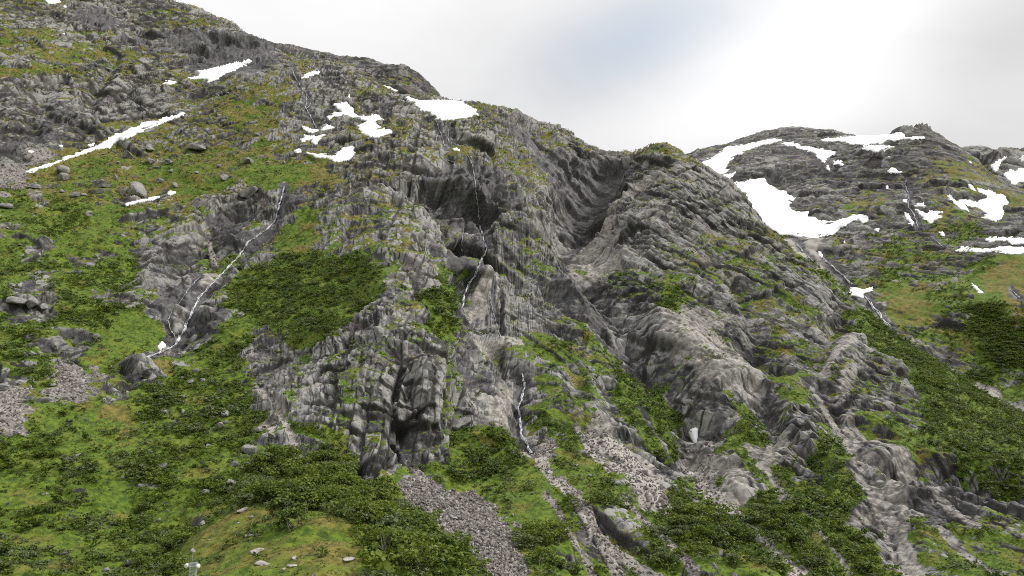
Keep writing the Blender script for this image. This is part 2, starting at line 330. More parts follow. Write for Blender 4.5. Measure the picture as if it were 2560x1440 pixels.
def cover_grid(txt):
    rows = txt.split('\n'); G = np.zeros((len(rows), 66, 9), np.float32)
    for r, line in enumerate(rows):
        tk = line.split(); runs = [(float(tk[i]), tk[i + 1]) for i in range(0, len(tk), 2)]
        for c in range(66):
            u = (c - 0.5) * 40.0
            l = runs[0][1]
            for s, k in runs:
                if u >= s: l = k
            G[r, c] = LET[l]
    return G
def sample_grid(G, u, v):
    x = np.clip(u / 40.0 + 0.0, 0, 64.99); y = np.clip(v / 40.0 - 0.5, 0, G.shape[0] - 1.001)
    i = np.floor(x).astype(int); j = np.floor(y).astype(int); fx = (x - i)[:, None]; fy = (y - j)[:, None]
    fx = fx * fx * (3 - 2 * fx); fy = fy * fy * (3 - 2 * fy)
    i1 = np.minimum(i + 1, 65); j1 = np.minimum(j + 1, G.shape[0] - 1)
    return (G[j, i] * (1 - fx) + G[j, i1] * fx) * (1 - fy) + (G[j1, i] * (1 - fx) + G[j1, i1] * fx) * fy

# ------------------------------------------------------------------ surveyed lines: (points, depth m (+ rib, - gully), half width m)
LINES = [
 ([(300,128),(262,190),(240,232),(205,280)], -12, 9), ([(120,200),(105,250),(80,290)], -8, 12), ([(380,150),(340,220),(300,270)], -5, 8),
 ([(0,350),(60,330),(130,280)], -7, 14), ([(545,150),(600,170),(640,150)], -8, 16), ([(430,80),(540,105),(690,122)], 13, 16), ([(440,125),(540,140),(660,150)], -12, 16),
 ([(700,475),(694,528),(665,575),(610,625),(562,677),(522,718),(475,790),(445,845),(405,875)], -7, 9), ([(540,540),(522,580),(520,640),(545,690)], -6, 10),
 ([(560,540),(640,530),(700,540),(740,520)], -9, 12), ([(330,720),(400,640),(440,590)], 5, 12), ([(410,720),(470,640),(505,590)], -5, 7), ([(300,720),(350,650)], -5, 6),
 ([(1060,420),(1100,400),(1170,395),(1230,430)], -10, 18), ([(1090,430),(1140,490),(1195,535),(1250,500)], -42, 52), ([(1120,610),(1170,650),(1205,640)], -30, 34),
 ([(1310,545),(1250,600),(1215,660),(1190,740)], 14, 22), ([(1290,290),(1340,330),(1400,400),(1440,460)], -16, 26),
 ([(1560,392),(1510,430),(1460,510),(1435,580),(1430,650)], -38, 34), ([(1640,440),(1540,525),(1450,590),(1440,640)], 12, 12),
 ([(1430,650),(1500,735),(1560,825),(1620,900),(1690,980),(1720,1060),(1735,1150)], -18, 22), ([(1340,570),(1390,680),(1480,790),(1520,830)], 12, 20),
 ([(1360,720),(1440,800),(1520,840)], -9, 10), ([(1360,820),(1420,850),(1470,860)], -10, 8),
 ([(1130,690),(1180,780),(1200,870),(1180,1000),(1160,1120)], -10, 14), ([(1210,830),(1290,940),(1305,1010),(1302,1080),(1330,1140)], -8, 9),
 ([(860,858),(930,862),(1010,850)], -6, 4.5), ([(970,985),(1020,1000),(1060,1040)], -5, 4), ([(640,850),(760,830),(860,860)], 4, 10), ([(895,1120),(900,1200)], -7, 5),
 ([(950,880),(945,980),(960,1100)], 4, 7), ([(1060,900),(1070,1000),(1090,1100)], 5, 8), ([(1000,880),(1010,980),(1000,1140)], -4, 6),
 ([(1640,780),(1700,850),(1780,930),(1850,970)], 12, 22), ([(1560,900),(1620,890),(1660,930)], -9, 8), ([(1700,1000),(1780,1030),(1830,1060)], -12, 12),
 ([(1840,700),(1890,790),(1905,870)], -10, 12), ([(1890,850),(1920,920),(1960,900)], -14, 12), ([(1950,960),(1975,1040),(2000,1120)], 6, 10), ([(1905,960),(1930,1050),(1960,1110)], -12, 12),
 ([(2080,740),(2110,790),(2080,850),(2050,930),(2100,1050),(2160,1180),(2220,1300),(2280,1410)], -8, 10), ([(2130,840),(2080,900),(2060,960)], 9, 12),
 ([(2010,1120),(2060,1160)], -8, 8), ([(2130,1030),(2190,1070),(2230,1060)], -8, 9), ([(2150,1150),(2250,1130)], 6, 10), ([(2240,1190),(2330,1180),(2450,1190),(2580,1190)], -14, 11), ([(2300,1140),(2450,1160),(2580,1165)], 6, 9),
 ([(1780,1100),(1830,1180),(1850,1260)], 8, 12), ([(1735,1080),(1745,1160),(1790,1240)], -6, 9), ([(1470,960),(1480,1040)], 6, 9), ([(1395,940),(1400,1020)], 5, 8), ([(1435,930),(1440,1010)], -4, 6),
 ([(130,870),(200,850),(230,830)], -4, 8), ([(270,950),(330,915)], 4, 7), ([(340,960),(360,930)], 3, 6), ([(20,760),(110,760)], 4, 9), ([(480,1300),(560,1270),(640,1285),(760,1330),(860,1380)], 6, 20),
 ([(690,520),(720,500)], 4, 8), ([(640,480),(700,470),(850,460)], 5, 10), ([(800,560),(900,520),(960,440)], 6, 16), ([(930,620),(960,720),(980,800)], 5, 14),
]
TALUS = [  # (points, width px, pale, scree)
 ([(1330,1135),(1360,1180),(1395,1225),(1430,1265),(1480,1330)], 11, .8, .8), ([(1500,1090),(1560,1150),(1620,1210),(1665,1270)], 17, .95, .9), ([(1440,1075),(1470,1130),(1520,1190)], 7, .9, .7),
 ([(1735,1085),(1740,1150),(1760,1210),(1800,1260)], 22, 1, .7), ([(1800,1260),(1860,1300),(1930,1350),(1990,1400),(2050,1440)], 8, 1, .8), ([(640,960),(690,1020),(720,1080),(750,1150)], 9, .8, .3), ([(2050,985),(2120,1080),(2170,1190),(2220,1300),(2280,1410)], 9, .8, .3),
 ([(520,590),(530,640)], 8, .9, .8), ([(1400,1200),(1470,1300),(1560,1440)], 9, .4, .9), ([(1490,1330),(1570,1390),(1650,1440)], 12, .4, .9), ([(1360,1250),(1430,1350),(1500,1440)], 7, .4, .9), ([(1560,1260),(1640,1330),(1740,1430)], 8, .45, .9),
 ([(1860,1100),(1900,1160),(1950,1230),(1975,1270)], 8, .8, .2), ([(1905,1150),(1960,1225),(2010,1262)], 7, .6, .1), ([(2110,1010),(2180,1090),(2240,1140)], 9, .7, .1), ([(2170,1180),(2230,1270),(2300,1400)], 18, .85, .1), ([(2300,1180),(2380,1260),(2450,1300)], 9, .6, .2), ([(2000,1250),(2080,1330),(2150,1420)], 6, .6, .4), ([(2330,1290),(2420,1360),(2500,1430)], 10, .5, .3), ([(1690,1180),(1740,1250),(1790,1310)], 5, .5, .4), ([(1600,1010),(1650,1060),(1690,1130)], 6, .3, .1),
 ([(1640,455),(1540,525),(1450,590)], 6, .9, 0), ([(0,440),(60,425)], 16, .4, .9), ([(1040,1170),(1090,1230)], 12, .2, .9), ([(2440,950),(2560,1020)], 10, .9, .6), ([(2130,850),(2090,890),(2060,930)], 16, .8, .1)]

PATCHES = [  # cover patches with outlines of their own; D ones include painted shade
 ('M', [(1640,600),(1900,560),(2060,700),(2180,850),(2060,1000),(1960,1000),(1930,820),(1800,720),(1700,760)]), ('m', [(2130,1020),(2300,1000),(2400,1130),(2330,1180),(2220,1120)]), ('m', [(2290,1270),(2560,1290),(2560,1440),(2300,1440),(2250,1330)]), ('M', [(840,540),(960,480),(1040,560),(1100,700),(1000,820),(930,700)]),
 ('m', [(1290,840),(1520,860),(1500,1080),(1350,1060)]), ('M', [(1200,258),(1500,365),(1480,405),(1330,335),(1250,305)]), ('m', [(1900,920),(2010,930),(2010,1010),(1960,1030)]), ('m', [(60,140),(260,90),(300,150),(120,180)]),
 ('h', [(440,1440),(452,1365),(490,1312),(560,1278),(640,1270),(720,1300),(800,1322),(860,1352),(893,1400),(900,1450),(440,1450)]),
 ('P', [(1000,1212),(1060,1195),(1110,1222),(1180,1235),(1230,1290),(1288,1350),(1312,1450),(1195,1450),(1135,1355),(1065,1310),(1040,1262)]),
 ('B', [(700,640),(900,640),(950,700),(930,785),(870,830),(800,870),(730,890),(700,840),(640,800),(570,770),(560,720),(620,670)]),
 ('B', [(1050,720),(1090,715),(1140,760),(1150,800),(1120,820),(1070,790)]), ('B', [(1640,700),(1700,720),(1720,760),(1660,765)]),
 ('B', [(1530,900),(1600,930),(1690,1010),(1710,1090),(1690,1150),(1600,1090),(1540,1020)]), ('B', [(2120,770),(2240,840),(2400,940),(2560,1040),(2560,1190),(2400,1180),(2300,1080),(2330,1010),(2230,900),(2150,840)]),
 ('L', [(1660,770),(1740,770),(1800,860),(1900,950),(1880,985),(1760,960),(1690,870),(1650,820)]), ('L', [(1180,690),(1240,690),(1250,760),(1200,800),(1170,760)]), ('L', [(1440,590),(1500,580),(1560,640),(1520,680),(1450,660)]),
 ('L', [(2250,1120),(2290,1150),(2270,1200),(2240,1180)]), ('L', [(2160,1200),(2240,1190),(2290,1290),(2240,1330),(2190,1270)]), ('L', [(1800,1100),(1830,1110),(1855,1260),(1820,1270),(1790,1200)]),
 ('D', [(1050,398),(1180,390),(1260,420),(1305,500),(1290,555),(1215,560),(1150,540),(1080,480)]), ('D', [(1115,590),(1200,590),(1222,640),(1185,700),(1120,690)]), ('D', [(1260,300),(1330,310),(1410,400),(1430,480),(1380,470),(1300,360)]), ('D', [(1400,395),(1555,390),(1530,480),(1440,590),(1415,510)]),
 ('D', [(440,95),(560,95),(690,135),(640,152),(540,150),(470,125)]), ('D', [(160,30),(240,25),(290,55),(260,80),(180,50)]), ('D', [(380,720),(430,725),(420,810),(395,790)]), ('D', [(480,800),(560,770),(600,790),(500,840)]),
 ('R', [(640,880),(760,870),(850,845),(960,850),(1060,840),(1150,850),(1170,980),(1130,1100),(1040,1150),(950,1170),(940,1230),(895,1220),(880,1120),(760,1070),(690,1020),(640,960)]),
 ('G', [(250,830),(380,790),(415,830),(390,880),(330,900),(220,920),(190,890)]), ('G', [(600,420),(730,390),(760,440),(700,475),(620,470)]), ('G', [(1180,1210),(1330,1150),(1380,1250),(1330,1330),(1290,1330)]),
]
# ------------------------------------------------------------------ snow fields: (layer, label, outline)
SNOW = [
 ('A','long narrow strip of old snow lying in the gully under the upper left cliffs',[(52,435),(75,425),(140,405),(185,385),(250,362),(270,345),(330,322),(350,312),(375,305),(415,295),(460,283),(465,286),(440,298),(400,312),(370,323),(330,342),(300,352),(275,372),(230,378),(180,395),(120,418),(75,434)]),
 ('A','small snow scrap touching the upper edge of the long gully strip, nearer its top',[(348,315),(352,310),(372,303),(368,311)]),
 ('A','small snow scrap above the middle of the long gully strip',[(217,367),(222,360),(240,357),(232,366)]),
 ('A','tiny oval snow scrap at the cliff foot, upper one of two',[(144,365),(150,362),(160,363),(158,369),(150,368)]),
 ('A','tiny oval snow scrap at the cliff foot, lower one of two',[(67,381),(75,377),(86,379),(84,383),(72,384)]),
 ('A','slanting snow field below the dark summit cliff, wider at its lower end',[(467,199),(496,189),(500,185),(496,177),(505,174),(527,172),(560,165),(585,156),(637,149),(620,162),(600,170),(567,187),(545,197),(545,204),(522,206),(500,210),(487,205)]),
 ('A','rounded snow patch just below and before the slanting snow field',[(409,214),(412,206),(425,202),(435,203),(446,208),(438,215),(425,217)]),
 ('A','snow patch cut by the top edge of the picture',[(104,2),(120,-4),(140,-4),(154,5),(135,8),(122,10)]),
 ('A','tiny snow speck just below the patch at the top edge',[(158,19),(163,13),(167,19),(162,22)]),
 ('A','tiny snow speck in the middle of the high left rock face',[(152,84),(160,82),(164,86),(157,88)]),
 ('A','wedge of snow over a dark overhanging rock, source of the upper stream',[(746,201),(760,187),(780,180),(783,176),(807,178),(795,186),(778,190),(768,194),(755,200)]),
 ('A','tiny upright snow speck above the branching snow field',[(868,246),(871,238),(877,238),(874,247)]),
 ('A','branching snow field spread round dark rock islands in the upper basin',[(826,259),(870,256),(863,264),(880,272),(885,285),(895,290),(920,292),(935,286),(950,287),(950,293),(966,297),(945,301),(937,310),(950,320),(982,329),(975,335),(955,343),(935,347),(915,340),(895,325),(895,318),(900,312),(895,305),(880,296),(868,292),(850,290),(835,295),(823,300),(815,290),(835,285),(855,280),(840,270)]),
 ('A','curved snow band at the foot of the upper stream',[(748,315),(765,318),(780,325),(800,325),(815,316),(822,317),(845,320),(830,326),(800,331),(780,336),(770,332),(760,325)]),
 ('A','ragged snow patch just below the curved snow band',[(750,347),(765,340),(780,342),(800,340),(814,338),(805,346),(797,353),(795,361),(780,363),(783,352),(770,353),(755,359)]),
 ('A','bowl shaped snow field, lowest of those in the upper basin',[(764,377),(790,387),(815,387),(830,391),(850,380),(860,369),(883,366),(887,385),(880,400),(862,404),(843,408),(830,403),(815,398),(790,395),(770,386)]),
 ('A','small snow scrap at the narrow end of the bowl shaped field',[(733,379),(750,371),(754,379),(742,383)]),
 ('A','broad snow field lying across the saddle on the skyline',[(1007,239),(1025,245),(1045,251),(1115,252),(1140,252),(1155,254),(1170,267),(1190,272),(1195,285),(1201,291),(1170,293),(1150,298),(1135,304),(1110,300),(1085,298),(1088,290),(1065,280),(1050,275),(1040,265),(1025,254)]),
 ('A','small snow scrap above the dark waterfall bowl',[(1128,374),(1140,370),(1153,378),(1145,380)]),
 ('A','thin slanting snow strip on the green slope, longer of two',[(310,514),(330,507),(350,502),(375,497),(400,493),(406,496),(385,502),(360,508),(340,511),(318,516)]),
 ('A','thin snow scrap on the green slope, shorter of two',[(417,485),(428,479),(441,480),(438,486),(425,488)]),
 ('A','small leftover snow lump at the foot of the slab waterfall',[(393,868),(402,855),(415,863),(409,873),(400,875)]),
 ('A','upright snow remnant in the mouth of the pale ravine',[(1726,1080),(1733,1070),(1745,1072),(1749,1085),(1751,1100),(1742,1116),(1735,1107),(1728,1095)]),
 ('A','tiny snow speck above the remnant in the pale ravine',[(1709,1064),(1718,1067),(1713,1072)]),
 ('B','thin snow streak on the rear summit ridge, upper one',[(696,137),(708,136),(720,142),(738,148),(728,150),(715,146)]),
 ('B','thin snow streak on the rear summit ridge, second one down',[(834,167),(845,167),(856,174),(843,173)]),
 ('B','thin snow streak on the rear summit ridge, third one down',[(868,180),(875,183),(894,187),(880,189)]),
 ('B','thin snow streak on the rear summit ridge, lowest one',[(955,214),(970,217),(985,221),(997,228),(985,229),(968,222)]),
 ('C','great snow field filling the side valley between the two mountains',[(1700,425),(1745,408),(1790,390),(1816,366),(1850,363),(1890,355),(1925,345),(1958,351),(1940,357),(1900,365),(1880,373),(1850,386),(1835,399),(1820,410),(1813,422),(1828,425),(1815,437),(1842,430),(1835,440),(1820,452),(1850,458),(1875,453),(1905,447),(1935,470),(1965,478),(1968,487),(1988,494),(1975,510),(1978,520),(1990,530),(2025,531),(2020,540),(2040,545),(2050,552),(2070,555),(2105,548),(2135,537),(2165,539),(2174,552),(2160,559),(2148,549),(2120,563),(2095,575),(2080,590),(2060,590),(2020,599),(2010,592),(1985,590),(1950,590),(1915,565),(1880,530),(1830,490),(1780,460),(1740,440)]),
 ('C','stepped snow band running down the far mountain shoulder',[(1945,359),(1980,354),(2012,366),(2050,372),(2075,377),(2092,382),(2077,391),(2065,400),(2060,410),(2045,396),(2040,385),(2010,376),(1980,367)]),
 ('C','oval snow patch below the stepped snow band',[(2077,406),(2095,403),(2114,410),(2105,416),(2085,411)]),
 ('C','tiny snow speck below the end of the stepped band',[(2064,416),(2074,416),(2075,428),(2066,423)]),
 ('C','long snow sheet lying along the far mountain top',[(2025,351),(2060,347),(2110,341),(2160,338),(2210,336),(2255,334),(2262,341),(2310,344),(2317,347),(2280,351),(2220,353),(2210,361),(2160,365),(2120,359),(2100,354),(2070,354)]),
 ('C','broken snow patch just under the long summit sheet',[(2150,373),(2175,365),(2210,364),(2242,367),(2205,375),(2195,383),(2175,378)]),
 ('C','tiny snow speck high on the brown face of the far mountain',[(2215,391),(2228,393),(2226,398)]),
 ('C','small flat snow patch above the far mountain stream',[(2218,427),(2238,420),(2257,432),(2240,433),(2225,432)]),
 ('C','small triangular snow patch beside the far mountain stream',[(2208,465),(2226,464),(2220,476)]),
 ('C','small snow patch on the left bank halfway down the far stream',[(2255,501),(2271,499),(2266,513),(2259,508)]),
 ('C','narrow snow strip on the left bank at the foot of the far stream',[(2261,532),(2270,536),(2286,560),(2289,568),(2270,559),(2261,546)]),
 ('C','thin snow scrap on the right bank of the far stream',[(2282,516),(2310,509),(2317,520),(2300,521)]),
 ('C','snow patch on the right bank near the foot of the far stream',[(2284,524),(2310,530),(2330,530),(2361,528),(2358,540),(2340,550),(2330,559),(2310,549),(2300,538)]),
 ('C','forked snow field in the hollow near the right edge',[(2361,486),(2375,491),(2390,504),(2410,503),(2440,503),(2470,497),(2438,471),(2480,482),(2505,485),(2520,500),(2526,508),(2500,515),(2510,535),(2505,550),(2490,558),(2460,549),(2450,542),(2470,535),(2440,521),(2410,513),(2432,531),(2405,526),(2385,511)]),
 ('C','small snow scrap above the forked field on the far shoulder',[(2418,464),(2430,465),(2441,479),(2428,476)]),
 ('C','snow band at the right edge, upper of two',[(2466,603),(2475,595),(2510,593),(2560,596),(2640,600),(2640,615),(2550,611),(2530,613),(2520,604),(2490,601),(2480,609)]),
 ('C','snow band at the right edge, lower of two',[(2386,630),(2400,620),(2430,619),(2450,621),(2500,617),(2520,615),(2560,621),(2640,625),(2640,634),(2530,636),(2490,629),(2450,631),(2410,631)]),
 ('C','tiny snow scrap on the far slope below the forked field',[(2344,582),(2358,579),(2363,591),(2354,591)]),
 ('C','tiny snow scrap at the tip of the great snow field',[(2183,575),(2201,571),(2196,581)]),
 ('C','flat snow patch bridging the lower stream beside the green spur',[(2113,726),(2135,721),(2160,723),(2188,719),(2180,729),(2160,735),(2162,746),(2140,743),(2120,738)]),
 ('C','small snow lump above the lower stream, under the great field',[(2044,628),(2052,630),(2060,640),(2055,647),(2046,638)]),
 ('C','slanting snow scrap on the green far slope near the right edge',[(2428,709),(2440,717),(2460,733),(2445,731),(2432,719)]),
 ('C','tiny snow speck on the brown ground under the great field',[(2106,606),(2116,601),(2113,611)]),
 ('C','tiny snow speck close to the far mountain skyline',[(2421,403),(2429,404),(2431,411),(2424,408)]),
 ('D','slanting snow streak on the dark distant peak',[(2478,417),(2495,400),(2510,391),(2519,398),(2500,411),(2500,421),(2485,434)]),
 ('D','wide snow apron at the foot of the dark distant peak',[(2500,434),(2540,424),(2580,414),(2640,405),(2640,452),(2580,456),(2545,457),(2545,466),(2530,460),(2510,442)]),
 ('D','small snow patch high on the distant peak at the right edge',[(2536,401),(2560,389),(2600,383),(2600,400),(2545,404)]),
]
STREAMS = [  # (layer, name, category, label, points, width px)
 ('A','waterfall','waterfall','white waterfall dropping over the dark ledge in the middle of the left slope',[(711,468),(703,495),(699,512),(694,528)],4.2),
 ('A','stream','stream','thin stream running down from the ledge waterfall to the slabs',[(694,528),(688,552),(665,575),(640,592),(620,605),(600,637),(562,677),(522,718)],4.0),
 ('A','waterfall','waterfall','white slab waterfall sliding down bare rock to the small snow lump',[(522,718),(497,745),(485,770),(475,790),(462,820),(450,842),(435,864)],6.0),
 ('A','stream','stream','short stream leaving the foot of the slab waterfall',[(435,864),(420,872),(405,878),(385,887),(365,896)],4.5),
 ('A','waterfall','waterfall','thin side waterfall left of the slab waterfall',[(500,692),(472,720),(460,740),(448,757),(430,777),(420,800),(425,822),(438,842)],3.5),
 ('A','waterfall','waterfall','tall thin waterfall down the black wall of the central bowl',[(1170,390),(1178,405),(1184,425),(1188,455),(1190,485),(1196,520),(1198,555)],3.2),
 ('A','waterfall','waterfall','bright lower waterfall curving out of the central bowl',[(1199,560),(1205,585),(1210,602),(1217,622),(1212,638),(1202,650),(1195,672),(1182,697),(1168,717),(1159,745),(1156,774)],4.8),
 ('A','waterfall','waterfall','faint side waterfall left of the bright lower fall in the bowl',[(1160,565),(1157,585),(1155,605),(1155,632)],2.4),
 ('A','waterfall','waterfall','short trickle at the upper left rim of the central bowl',[(1118,400),(1135,405),(1139,417)],2.6),
 ('A','waterfall','waterfall','short trickle halfway up the black bowl wall',[(1141,448),(1138,458),(1141,472)],2.2),
 ('A','waterfall','waterfall','faint long trickle on the pale slabs below the bowl',[(1222,725),(1228,760),(1240,807),(1252,845)],2.2),
 ('A','waterfall','waterfall','twisting waterfall above the pale talus in the lower middle',[(1305,935),(1312,960),(1305,995),(1295,1020),(1300,1042),(1302,1060),(1302,1085),(1317,1110),(1330,1135)],6.0),
 ('A','stream','stream','upper stream falling from the snow wedge to the curved snow band',[(730,175),(740,197),(755,220),(767,237),(764,270),(777,292),(792,322)],3.2),
 ('A','stream','stream','short right branch of the upper stream',[(767,237),(777,250),(776,262),(765,272)],2.6),
 ('A','waterfall','waterfall','forked trickle below the saddle snow field, left strand',[(1092,303),(1097,322),(1090,352)],3.0),
 ('A','waterfall','waterfall','forked trickle below the saddle snow field, middle strand',[(1097,322),(1104,337),(1108,354),(1112,366)],3.0),
 ('A','waterfall','waterfall','lone trickle below the saddle snow field, right strand',[(1122,325),(1120,340),(1122,357)],2.6),
 ('C','waterfall','waterfall','thin white stream falling down the face of the far mountain',[(2266,445),(2262,462),(2270,482),(2273,505),(2269,516),(2282,530),(2290,550),(2295,570)],3.6),
 ('C','stream','stream','white stream from the great snow field down to the flat snow patch',[(2058,645),(2068,655),(2096,679),(2115,696),(2131,712)],4.0),
 ('C','stream','stream','foaming stream below the flat snow patch beside the green spur',[(2160,740),(2168,748),(2184,769),(2194,778),(2201,791),(2212,806),(2224,818)],6.5),
 ('C','stream','stream','short white rill beside the rocky edge under the great snow field',[(1990,608),(2000,620),(2007,630)],4.0),
 ('C','stream','stream','second short white rill lower along the rocky edge',[(2020,640),(2027,648),(2034,657)],3.6),
 ('C','stream','stream','thin rill on the far slope above the right snow bands',[(2335,597),(2345,606),(2356,616)],2.6),
 ('C','stream','stream','faint rill on the green far slope near the right edge',[(2528,725),(2540,736),(2552,748)],3.0),
]

def in_poly(u, v, poly):
    poly = np.asarray(poly, float); x, y = poly[:, 0], poly[:, 1]; x2, y2 = np.roll(x, -1), np.roll(y, -1)
    ins = np.zeros(len(u), bool)
    for a, b, c, d in zip(x, y, x2, y2):
        k = (b > v) != (d > v)
        if not k.any(): continue
        t = (c - a) * (v - b) / (d - b + 1e-12) + a
        ins ^= k & (u < t)
    return ins
def seg_dist(P, A):
    """distance of points to a polyline (any dimension) and the parameter along it"""
    best = np.full(len(P), 1e9); tt = np.zeros(len(P))
    for i in range(len(A) - 1):
        a, b = A[i], A[i + 1]; ab = b - a; L = (ab ** 2).sum()
        t = np.clip(((P - a) @ ab) / L, 0, 1); d = np.linalg.norm(P - (a + t[:, None] * ab), axis=1)
        k = d < best; best[k] = d[k]; tt[k] = i + t[k]
    return best, tt / max(1, len(A) - 1)

# ------------------------------------------------------------------ building a mountain sheet
def frame_of(dx, dy):
    """3 axes for streaky rock: along the streak, across it on the face, out of the face"""
    e = np.array([dx, -0.55 * dy, -0.83 * dy]); e /= np.linalg.norm(e)
    n = np.array([0, -0.8, 0.6]); n -= e * (n @ e); n /= np.linalg.norm(n)
    return np.stack([e, np.cross(n, e), n])
def grid_mesh(name, P, mask=None):
    nc, nr = P.shape[:2]
    idx = np.arange(nc * nr).reshape(nc, nr)
    q = np.stack([idx[:-1, :-1], idx[1:, :-1], idx[1:, 1:], idx[:-1, 1:]], -1).reshape(-1, 4)
    if mask is not None: q = q[mask.ravel()[q].all(1)]
    return mesh_from(name, P.reshape(-1, 3), q)
def mesh_from(name, V, Q):
    me = bpy.data.meshes.new(name)
    me.vertices.add(len(V)); me.vertices.foreach_set('co', np.ascontiguousarray(V, np.float32).ravel())
    k = Q.shape[1]
    me.loops.add(Q.size); me.loops.foreach_set('vertex_index', np.ascontiguousarray(Q, np.int32).ravel())
    me.polygons.add(len(Q)); me.polygons.foreach_set('loop_start', np.arange(0, Q.size, k, dtype=np.int32)); me.polygons.foreach_set('loop_total', np.full(len(Q), k, np.int32))
    me.update(calc_edges=True)
    return me
def base_hits(P, pts):
    """first point of the sheet met by the rays through surveyed pixels"""
    out = []
    for (u, v) in pts:
        d = ray(u, v); az = math.atan2(d[0], d[1]); el = d[2] / math.hypot(d[0], d[1])
        azs = np.arctan2(P[:, 0, 0], P[:, 0, 1]); i = int(np.argmin(np.abs(azs - az)))
        R = np.hypot(P[i, :, 0], P[i, :, 1]); t = (P[i, :, 2] - ZC) / R
        k = np.nonzero(t >= el)[0]
        out.append(P[i, k[0]] if len(k) else P[i, int(np.argmax(t))])
    return np.array(out)

def build_layer(tag, P, G, kind):
    nc, nr = P.shape[:2]
    N = normals(P); F = P.reshape(-1, 3).copy(); NF = N.reshape(-1, 3)
    u, v = proj(F)
    R = np.hypot(F[:, 0], F[:, 1])
    n1 = fbm(F, 34, 3, 101); n2 = fbm(F, 34, 3, 202)
    k = 0.5 + R / 1600.0; m1 = fbm(F, 9, 2, 111, .7); m2 = fbm(F, 9, 2, 212, .7)
    c = sample_grid(G, u + (34 * n1 + 13 * m1) / k, v + (28 * n2 + 11 * m2) / k) if G is not None else np.tile(np.array(LET['R'], np.float32), (len(F), 1))
    if tag == 'A':
        for let, poly in PATCHES:
            pl = np.array(poly, float); lo, hi = pl.min(0) - 30, pl.max(0) + 30
            s = np.nonzero((u > lo[0]) & (u < hi[0]) & (v > lo[1]) & (v < hi[1]))[0]
            wu, wv = u[s] + 22 * n1[s] + 9 * m1[s], v[s] + 17 * n2[s] + 8 * m2[s]
            w = sum(in_poly(wu + a, wv + b, poly).astype(np.float32) for a, b in ((0, 0), (6, 0), (-6, 0), (0, 5), (0, -5))) / 5
            c[s] = c[s] * (1 - w[:, None]) + np.array(LET[let], np.float32) * w[:, None]
    rock = c[:, 0].copy()
    # snow lies smooth
    snow = np.zeros(len(F), np.float32)
    for lay, lab, poly in SNOW:
        if lay != tag: continue
        pl = np.array(poly, float); lo, hi = pl.min(0) - 6, pl.max(0) + 6
        s = np.nonzero((u > lo[0]) & (u < hi[0]) & (v > lo[1]) & (v < hi[1]))[0]
        if len(s): snow[s[in_poly(u[s], v[s], poly)]] = 1
    sg = snow.reshape(nc, nr)
    for _ in range(3): sg = (sg + np.roll(sg, 1, 0) + np.roll(sg, -1, 0) + np.roll(sg, 1, 1) + np.roll(sg, -1, 1)) / 5
    sn = np.clip(sg.ravel() * 1.3, 0, 1)
    # surveyed gullies and ribs
    D = np.zeros(len(F))
    if tag == 'A':
        for pts, dep, wid in LINES:
            A = base_hits(P, pts); lo, hi = A.min(0) - 3 * wid, A.max(0) + 3 * wid
            s = np.nonzero(((F > lo) & (F < hi)).all(1))[0]
            if not len(s): continue
            d, t = seg_dist(F[s], A); d = d * (1 + 0.35 * n1[s])
            fade = sstep(0, .12, t + .03) * sstep(0, .12, 1.03 - t) if len(A) > 2 else 1.0
            D[s] += dep * np.clip(1.12 - d / (1.55 * wid), 0, 1) ** 1.15 * fade
        for pts, wpx, pale, scr in TALUS:
            A = np.array(pts, float); lo, hi = A.min(0) - 4 * wpx, A.max(0) + 4 * wpx
            s = np.nonzero((u > lo[0]) & (u < hi[0]) & (v > lo[1]) & (v < hi[1]))[0]
            if not len(s): continue
            d, t = seg_dist(np.stack([u[s], v[s]], -1), A)
            w = sstep(1.25, .75, d / wpx + 0.5 * n2[s] + 0.35 * noise(F[s], 5, 77)) * sstep(-.02, .06, t + .02)
            c[s, 4] = np.maximum(c[s, 4] * (1 - w), pale * w); c[s, 5] = np.maximum(c[s, 5] * (1 - w), scr * w); c[s, 1] *= 1 - w; c[s, 7] *= 1 - w; c[s, 3] *= 1 - w
            rock[s] = rock[s] * (1 - 0.6 * w)
    for lay, nm, cat, lab, pts, wpx in STREAMS:
        if lay != tag: continue
        A = np.array(pts, float); lo, hi = A.min(0) - 40, A.max(0) + 40
        s = np.nonzero((u > lo[0]) & (u < hi[0]) & (v > lo[1]) & (v < hi[1]))[0]
        if not len(s): continue
        d, t = seg_dist(np.stack([u[s], v[s]], -1), A); w = sstep(1.3, .3, d / (2.6 * wpx + 4) + .5 * n1[s])
        c[s, 3] = np.maximum(c[s, 3], .85 * w); c[s, 1] *= 1 - .85 * w; c[s, 7] *= 1 - w; c[s, 4] *= 1 - w
        D[s] -= 2.2 * np.exp(-(d / (wpx * 1.3 + 2)) ** 2)
    # broad relief, then streaky jointed rock
    amp = 1 - 0.75 * sn
    scl = {'A': 1.0, 'B': 1.6, 'C': 1.6, 'D': 2.4}[tag]; ramp_ = sstep(560, 900, R)
    bands = {'A': [(1.0, 1 - ramp_), (1.55, ramp_)], 'B': [(1.9, .6 + 0 * R)], 'C': [(2.1, .62 + 0 * R)], 'D': [(5.0, 1 + 0 * R)]}[tag]; scl0 = scl
    D += amp * 6.0 * scl * fbm(F, 120 * scl, 3, 5)
    frames = [(frame_of(-.55, .85), 1 - sstep(500, 900, u)), (frame_of(0.05, 1), sstep(500, 900, u) * (1 - sstep(1180, 1420, u))), (frame_of(.62, .78), sstep(1180, 1420, u))]
    warp = np.stack([n1, n2, fbm(F, 30, 2, 303)], -1) * 2.0
    rc = np.zeros((len(F), 3), np.float32)
    joint = np.zeros((len(F), 2), np.float32); strips = np.zeros(len(F), np.float32)
    rk = rock * amp
